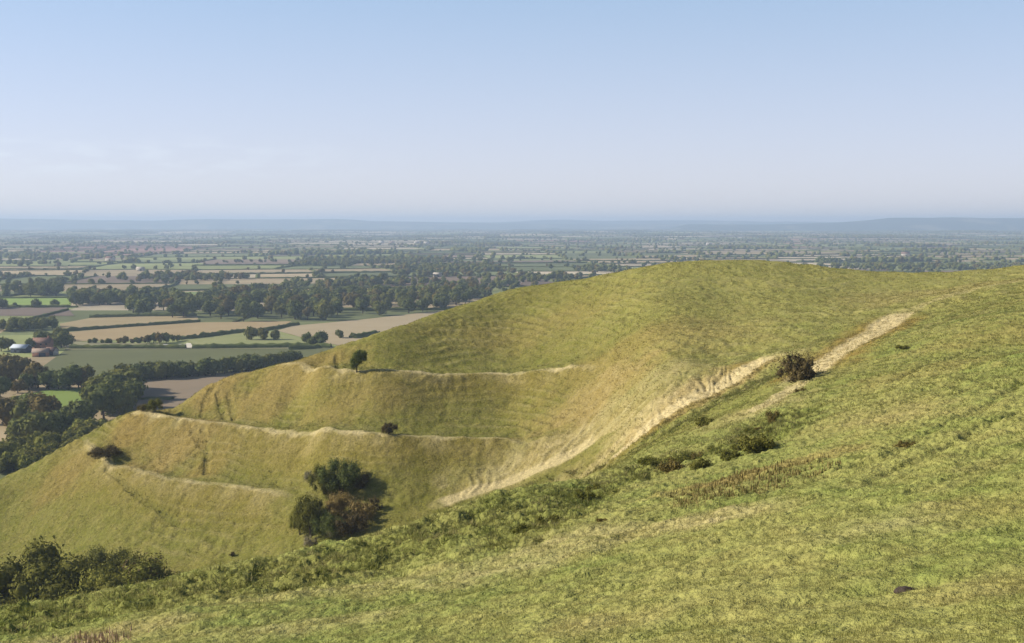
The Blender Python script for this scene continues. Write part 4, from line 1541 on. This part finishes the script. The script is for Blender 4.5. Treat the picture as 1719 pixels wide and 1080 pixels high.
def building(name, px, py, L, Wd, h, rh, wallm, roofm, label, rotz, doors=1, wins=3, chimney=False, loc=None):
    p = pfoot(px, py) if loc is None else loc
    o = tag(link(name, None, None, p), label, 'building')
    o.rotation_euler = (0, 0, rotz)
    V, Fc = [], []
    box(V, Fc, -L / 2, L / 2, -Wd / 2, Wd / 2, -.6, h)
    g = np.array([(-L / 2, -Wd / 2, h), (-L / 2, Wd / 2, h), (-L / 2, 0, h + rh), (L / 2, -Wd / 2, h), (L / 2, Wd / 2, h), (L / 2, 0, h + rh)])
    w = mesh_np('wall', np.concatenate(V + [g]), [np.concatenate(Fc), np.array([(0, 2, 1), (3, 4, 5)]) + 8], [wallm])
    link('wall', w, o)
    e, th = .45, .22
    R = []
    for s in (-1, 1):
        sl = rh / (Wd / 2)
        R.append(np.array([(x, s * y, z) for x in (-L / 2 - e, L / 2 + e) for y, z in ((0, h + rh + .02), (Wd / 2 + e, h - sl * e + .02), (Wd / 2 + e, h - sl * e + .02 + th), (0, h + rh + .02 + th))], float))
    f = [(0, 1, 2, 3), (7, 6, 5, 4), (0, 4, 5, 1), (1, 5, 6, 2), (2, 6, 7, 3), (3, 7, 4, 0)]
    r = link('roof', mesh_np('roof', np.concatenate(R), np.concatenate([np.array(f), np.array(f)[:, ::-1] + 8]), [roofm]), o)
    if chimney:
        V, Fc = [], []
        box(V, Fc, L * .3, L * .3 + .9, -.4, .4, h + rh * .6, h + rh + 1.3)
        link('chimney', mesh_np('chimney', V[0], Fc[0], [M_BRICK]), r)
    for k in range(wins):
        for zz in ((1.0, 2.2), (3.6, 4.7)) if h > 4.6 and chimney else ((1.0, 2.2),):
            V, Fc = [], []
            cx = -L / 2 + (k + .7) * L / (wins + .4)
            box(V, Fc, cx - .55, cx + .55, -Wd / 2 - .03, -Wd / 2 + .05, *zz)
            link('window', mesh_np('window', V[0], Fc[0], [M_GLASS]), o)
    for k in range(doors):
        V, Fc = [], []
        cx = L * (.12 + .25 * k)
        dw, dh = (.5, 2.1) if chimney else (1.9, min(3.4, h - .3))
        box(V, Fc, cx - dw, cx + dw, -Wd / 2 - .04, -Wd / 2 + .05, -.1, dh)
        link('door', mesh_np('door', V[0], Fc[0], [M_DKCLAD]), o)
    return o


building('farm_barn', 36, 592, 10, 7, 3.2, 1.8, M_DKCLAD, M_WHITE, 'large dark clad barn with a bright white roof at the far left', -.15, 1, 2)
building('farmhouse', 72, 588, 11, 7, 5, 2.8, M_BRICK, M_TILE, 'brick farmhouse with a red tiled roof behind the tan roofed shed', .1, 1, 3, True)
building('farm_shed', 69, 598, 9, 7, 2.6, 2.0, M_BRICK, M_TAN, 'low brick shed with a tan roof in front of the farmhouse', .3, 1, 1)
building('farm_cottage', 87, 596, 6, 5, 2.8, 1.8, M_STONE, M_TILE, 'small pale cottage with a red roof right of the tan roofed shed', -.2, 1, 2)
FAR_B = [(185, 438, 'pale stone farm building above the light green field in the left vale'), (236, 455, 'white building beside the hedge of the left vale fields'),
         (320, 516, 'small pale barn in the left half of the large wood'), (394, 515, 'tiny pale barn showing through the middle of the large wood'),
         (735, 465, 'long pale barn standing beyond the right half of the large wood'), (640, 409, 'leftmost pale building of the distant village'), (658, 410, 'second pale building from the left in the distant village'),
         (700, 409, 'third pale building from the left in the distant village'), (716, 410, 'rightmost pale building of the distant village'), (372, 399, 'pale building on the far skyline fields above the red field'),
         (1190, 412, 'pale farm building in the vale behind the hill summit'), (1478, 446, 'white farm building just over the saddle skyline'), (1520, 430, 'pale house in the vale over the right skyline')]
for i, (px, py, lab) in enumerate(FAR_B):
    p = pfoot(px, py)
    p[2] += .2
    s = 1 if py > 440 else 1.5
    building('vale_building', px, py, 13 * s, 7 * s, 4 * s, 2.4 * s, M_STONE, M_STONE if i % 3 else M_TILE, lab, .3 * (i % 4) - .4, 1, 2, False, p)

# ------------------------------------------------------------------ haze
lo, hi = (-10500, -700, -96), (10500, 17400, 92)
V, Fc = [], []
box(V, Fc, lo[0], hi[0], lo[1], hi[1], lo[2], hi[2])
hz = bpy.data.materials.new('haze_air')
hz.use_nodes = True
nt = hz.node_tree
nt.nodes.clear()
ho_ = nt.nodes.new('ShaderNodeOutputMaterial')
pv = nt.nodes.new('ShaderNodeVolumePrincipled')
HAZE = 1.5e-4
pv.inputs['Density'].default_value = HAZE
pv.inputs['Color'].default_value = (.64, .80, 1.0, 1)
pv.inputs['Anisotropy'].default_value = 0.1
nt.links.new(pv.outputs[0], ho_.inputs['Volume'])
me = mesh_np('haze', V[0], Fc[0], [hz])
o = tag(link('haze', me), kind='stuff')
o.visible_shadow = True

# ------------------------------------------------------------------ light
SUN_EL, SUN_AZ = math.radians(30), math.radians(-85)      # azimuth from the view direction, negative = left
sd = Vector((math.sin(SUN_AZ) * math.cos(SUN_EL), math.cos(SUN_AZ) * math.cos(SUN_EL), math.sin(SUN_EL)))
L = bpy.data.lights.new('sun', 'SUN')
L.energy = 5.0
L.angle = math.radians(.5)
L.color = (1.0, .93, .82)
so = link('sun', L)
so.rotation_euler = sd.to_track_quat('Z', 'Y').to_euler()
so.location = sd * 500
wd = bpy.data.worlds.new('World')
scene.world = wd
wd.use_nodes = True
nt = wd.node_tree
nt.nodes.clear()
wo = nt.nodes.new('ShaderNodeOutputWorld')
bg = nt.nodes.new('ShaderNodeBackground')
sk = nt.nodes.new('ShaderNodeTexSky')
sk.sky_type = 'NISHITA'
sk.sun_disc = False
sk.sun_elevation = SUN_EL
sk.sun_rotation = SUN_AZ
sk.altitude = 200
sk.air_density = .5
sk.dust_density = 1.0
sk.ozone_density = 5.0
bg.inputs['Strength'].default_value = .09
# the pale veil of a hazy autumn sky: strongest low down, thinning towards the zenith
tc = nt.nodes.new('ShaderNodeTexCoord')
sep = nt.nodes.new('ShaderNodeSeparateXYZ')
nt.links.new(tc.outputs['Generated'], sep.inputs[0])
mr = nt.nodes.new('ShaderNodeMapRange')
mr.inputs[1].default_value, mr.inputs[2].default_value, mr.inputs[3].default_value, mr.inputs[4].default_value = .0, .6, .66, .04
nt.links.new(sep.outputs[2], mr.inputs[0])
mxs = nt.nodes.new('ShaderNodeMix')
mxs.data_type = 'RGBA'
nt.links.new(mr.outputs[0], mxs.inputs[0])
nt.links.new(sk.outputs[0], mxs.inputs[6])
ve = nt.nodes.new('ShaderNodeMix')
ve.data_type = 'RGBA'
mr2 = nt.nodes.new('ShaderNodeMapRange')
mr2.inputs[1].default_value, mr2.inputs[2].default_value = .0, .22
nt.links.new(sep.outputs[2], mr2.inputs[0])
nt.links.new(mr2.outputs[0], ve.inputs[0])
ve.inputs[6].default_value = (9.0, 8.0, 7.6, 1)
ve.inputs[7].default_value = (6.3, 8.4, 10.6, 1)
# a few faint fair weather clouds low on the left
mp = nt.nodes.new('ShaderNodeMapping')
mp.inputs['Scale'].default_value = (16, 16, 60)
nt.links.new(tc.outputs['Generated'], mp.inputs[0])
cn = nt.nodes.new('ShaderNodeTexNoise')
cn.inputs['Scale'].default_value = 1.6
cn.inputs['Detail'].default_value = 6
nt.links.new(mp.outputs[0], cn.inputs['Vector'])
cm = nt.nodes.new('ShaderNodeMapRange')
cm.inputs[1].default_value, cm.inputs[2].default_value, cm.inputs[3].default_value, cm.inputs[4].default_value = .46, .70, 0, .85
nt.links.new(cn.outputs['Fac'], cm.inputs[0])
bz = nt.nodes.new('ShaderNodeMapRange')
bz.interpolation_type = 'SMOOTHSTEP'
bz.inputs[1].default_value, bz.inputs[2].default_value = .085, .06
nt.links.new(sep.outputs[2], bz.inputs[0])
bz3 = nt.nodes.new('ShaderNodeMapRange')
bz3.interpolation_type = 'SMOOTHSTEP'
bz3.inputs[1].default_value, bz3.inputs[2].default_value = -.08, -.30
nt.links.new(sep.outputs[0], bz3.inputs[0])
bz2 = nt.nodes.new('ShaderNodeMapRange')
bz2.interpolation_type = 'SMOOTHSTEP'
bz2.inputs[1].default_value, bz2.inputs[2].default_value = .035, .055
nt.links.new(sep.outputs[2], bz2.inputs[0])
bm, bm2 = nt.nodes.new('ShaderNodeMath'), nt.nodes.new('ShaderNodeMath')
bm.operation = bm2.operation = 'MULTIPLY'
nt.links.new(bz.outputs[0], bm.inputs[0])
nt.links.new(bz2.outputs[0], bm.inputs[1])
bm3 = nt.nodes.new('ShaderNodeMath')
bm3.operation = 'MULTIPLY'
nt.links.new(bm.outputs[0], bm3.inputs[0])
nt.links.new(bz3.outputs[0], bm3.inputs[1])
nt.links.new(bm3.outputs[0], bm2.inputs[0])
nt.links.new(cm.outputs[0], bm2.inputs[1])
cl = nt.nodes.new('ShaderNodeMix')
cl.data_type = 'RGBA'
nt.links.new(bm2.outputs[0], cl.inputs[0])
nt.links.new(ve.outputs[2], cl.inputs[6])
cl.inputs[7].default_value = (9.3, 9.3, 9.4, 1)
nt.links.new(cl.outputs[2], mxs.inputs[7])
nt.links.new(mxs.outputs[2], bg.inputs[0])
nt.links.new(bg.outputs[0], wo.inputs[0])

cd = bpy.data.cameras.new('camera')
cam = link('camera', cd)
cd.sensor_fit = 'HORIZONTAL'
cd.sensor_width = 36
cd.lens = 36 * F / W
cd.clip_start = .1
cd.clip_end = 40000
cam.location = (0, 0, 0)
cam.rotation_euler = (math.pi / 2 - PIT, 0, 0)
scene.camera = cam

scene.view_settings.view_transform = 'Standard'
scene.view_settings.look = 'None'
scene.view_settings.exposure = 0.44
scene.view_settings.gamma = 1
scene.render.engine = 'CYCLES'
scene.cycles.use_denoising = True
scene.cycles.max_bounces = 6
scene.cycles.diffuse_bounces = 2
scene.cycles.volume_bounces = 0
scene.cycles.transparent_max_bounces = 4
print('done', time.time() - T0)
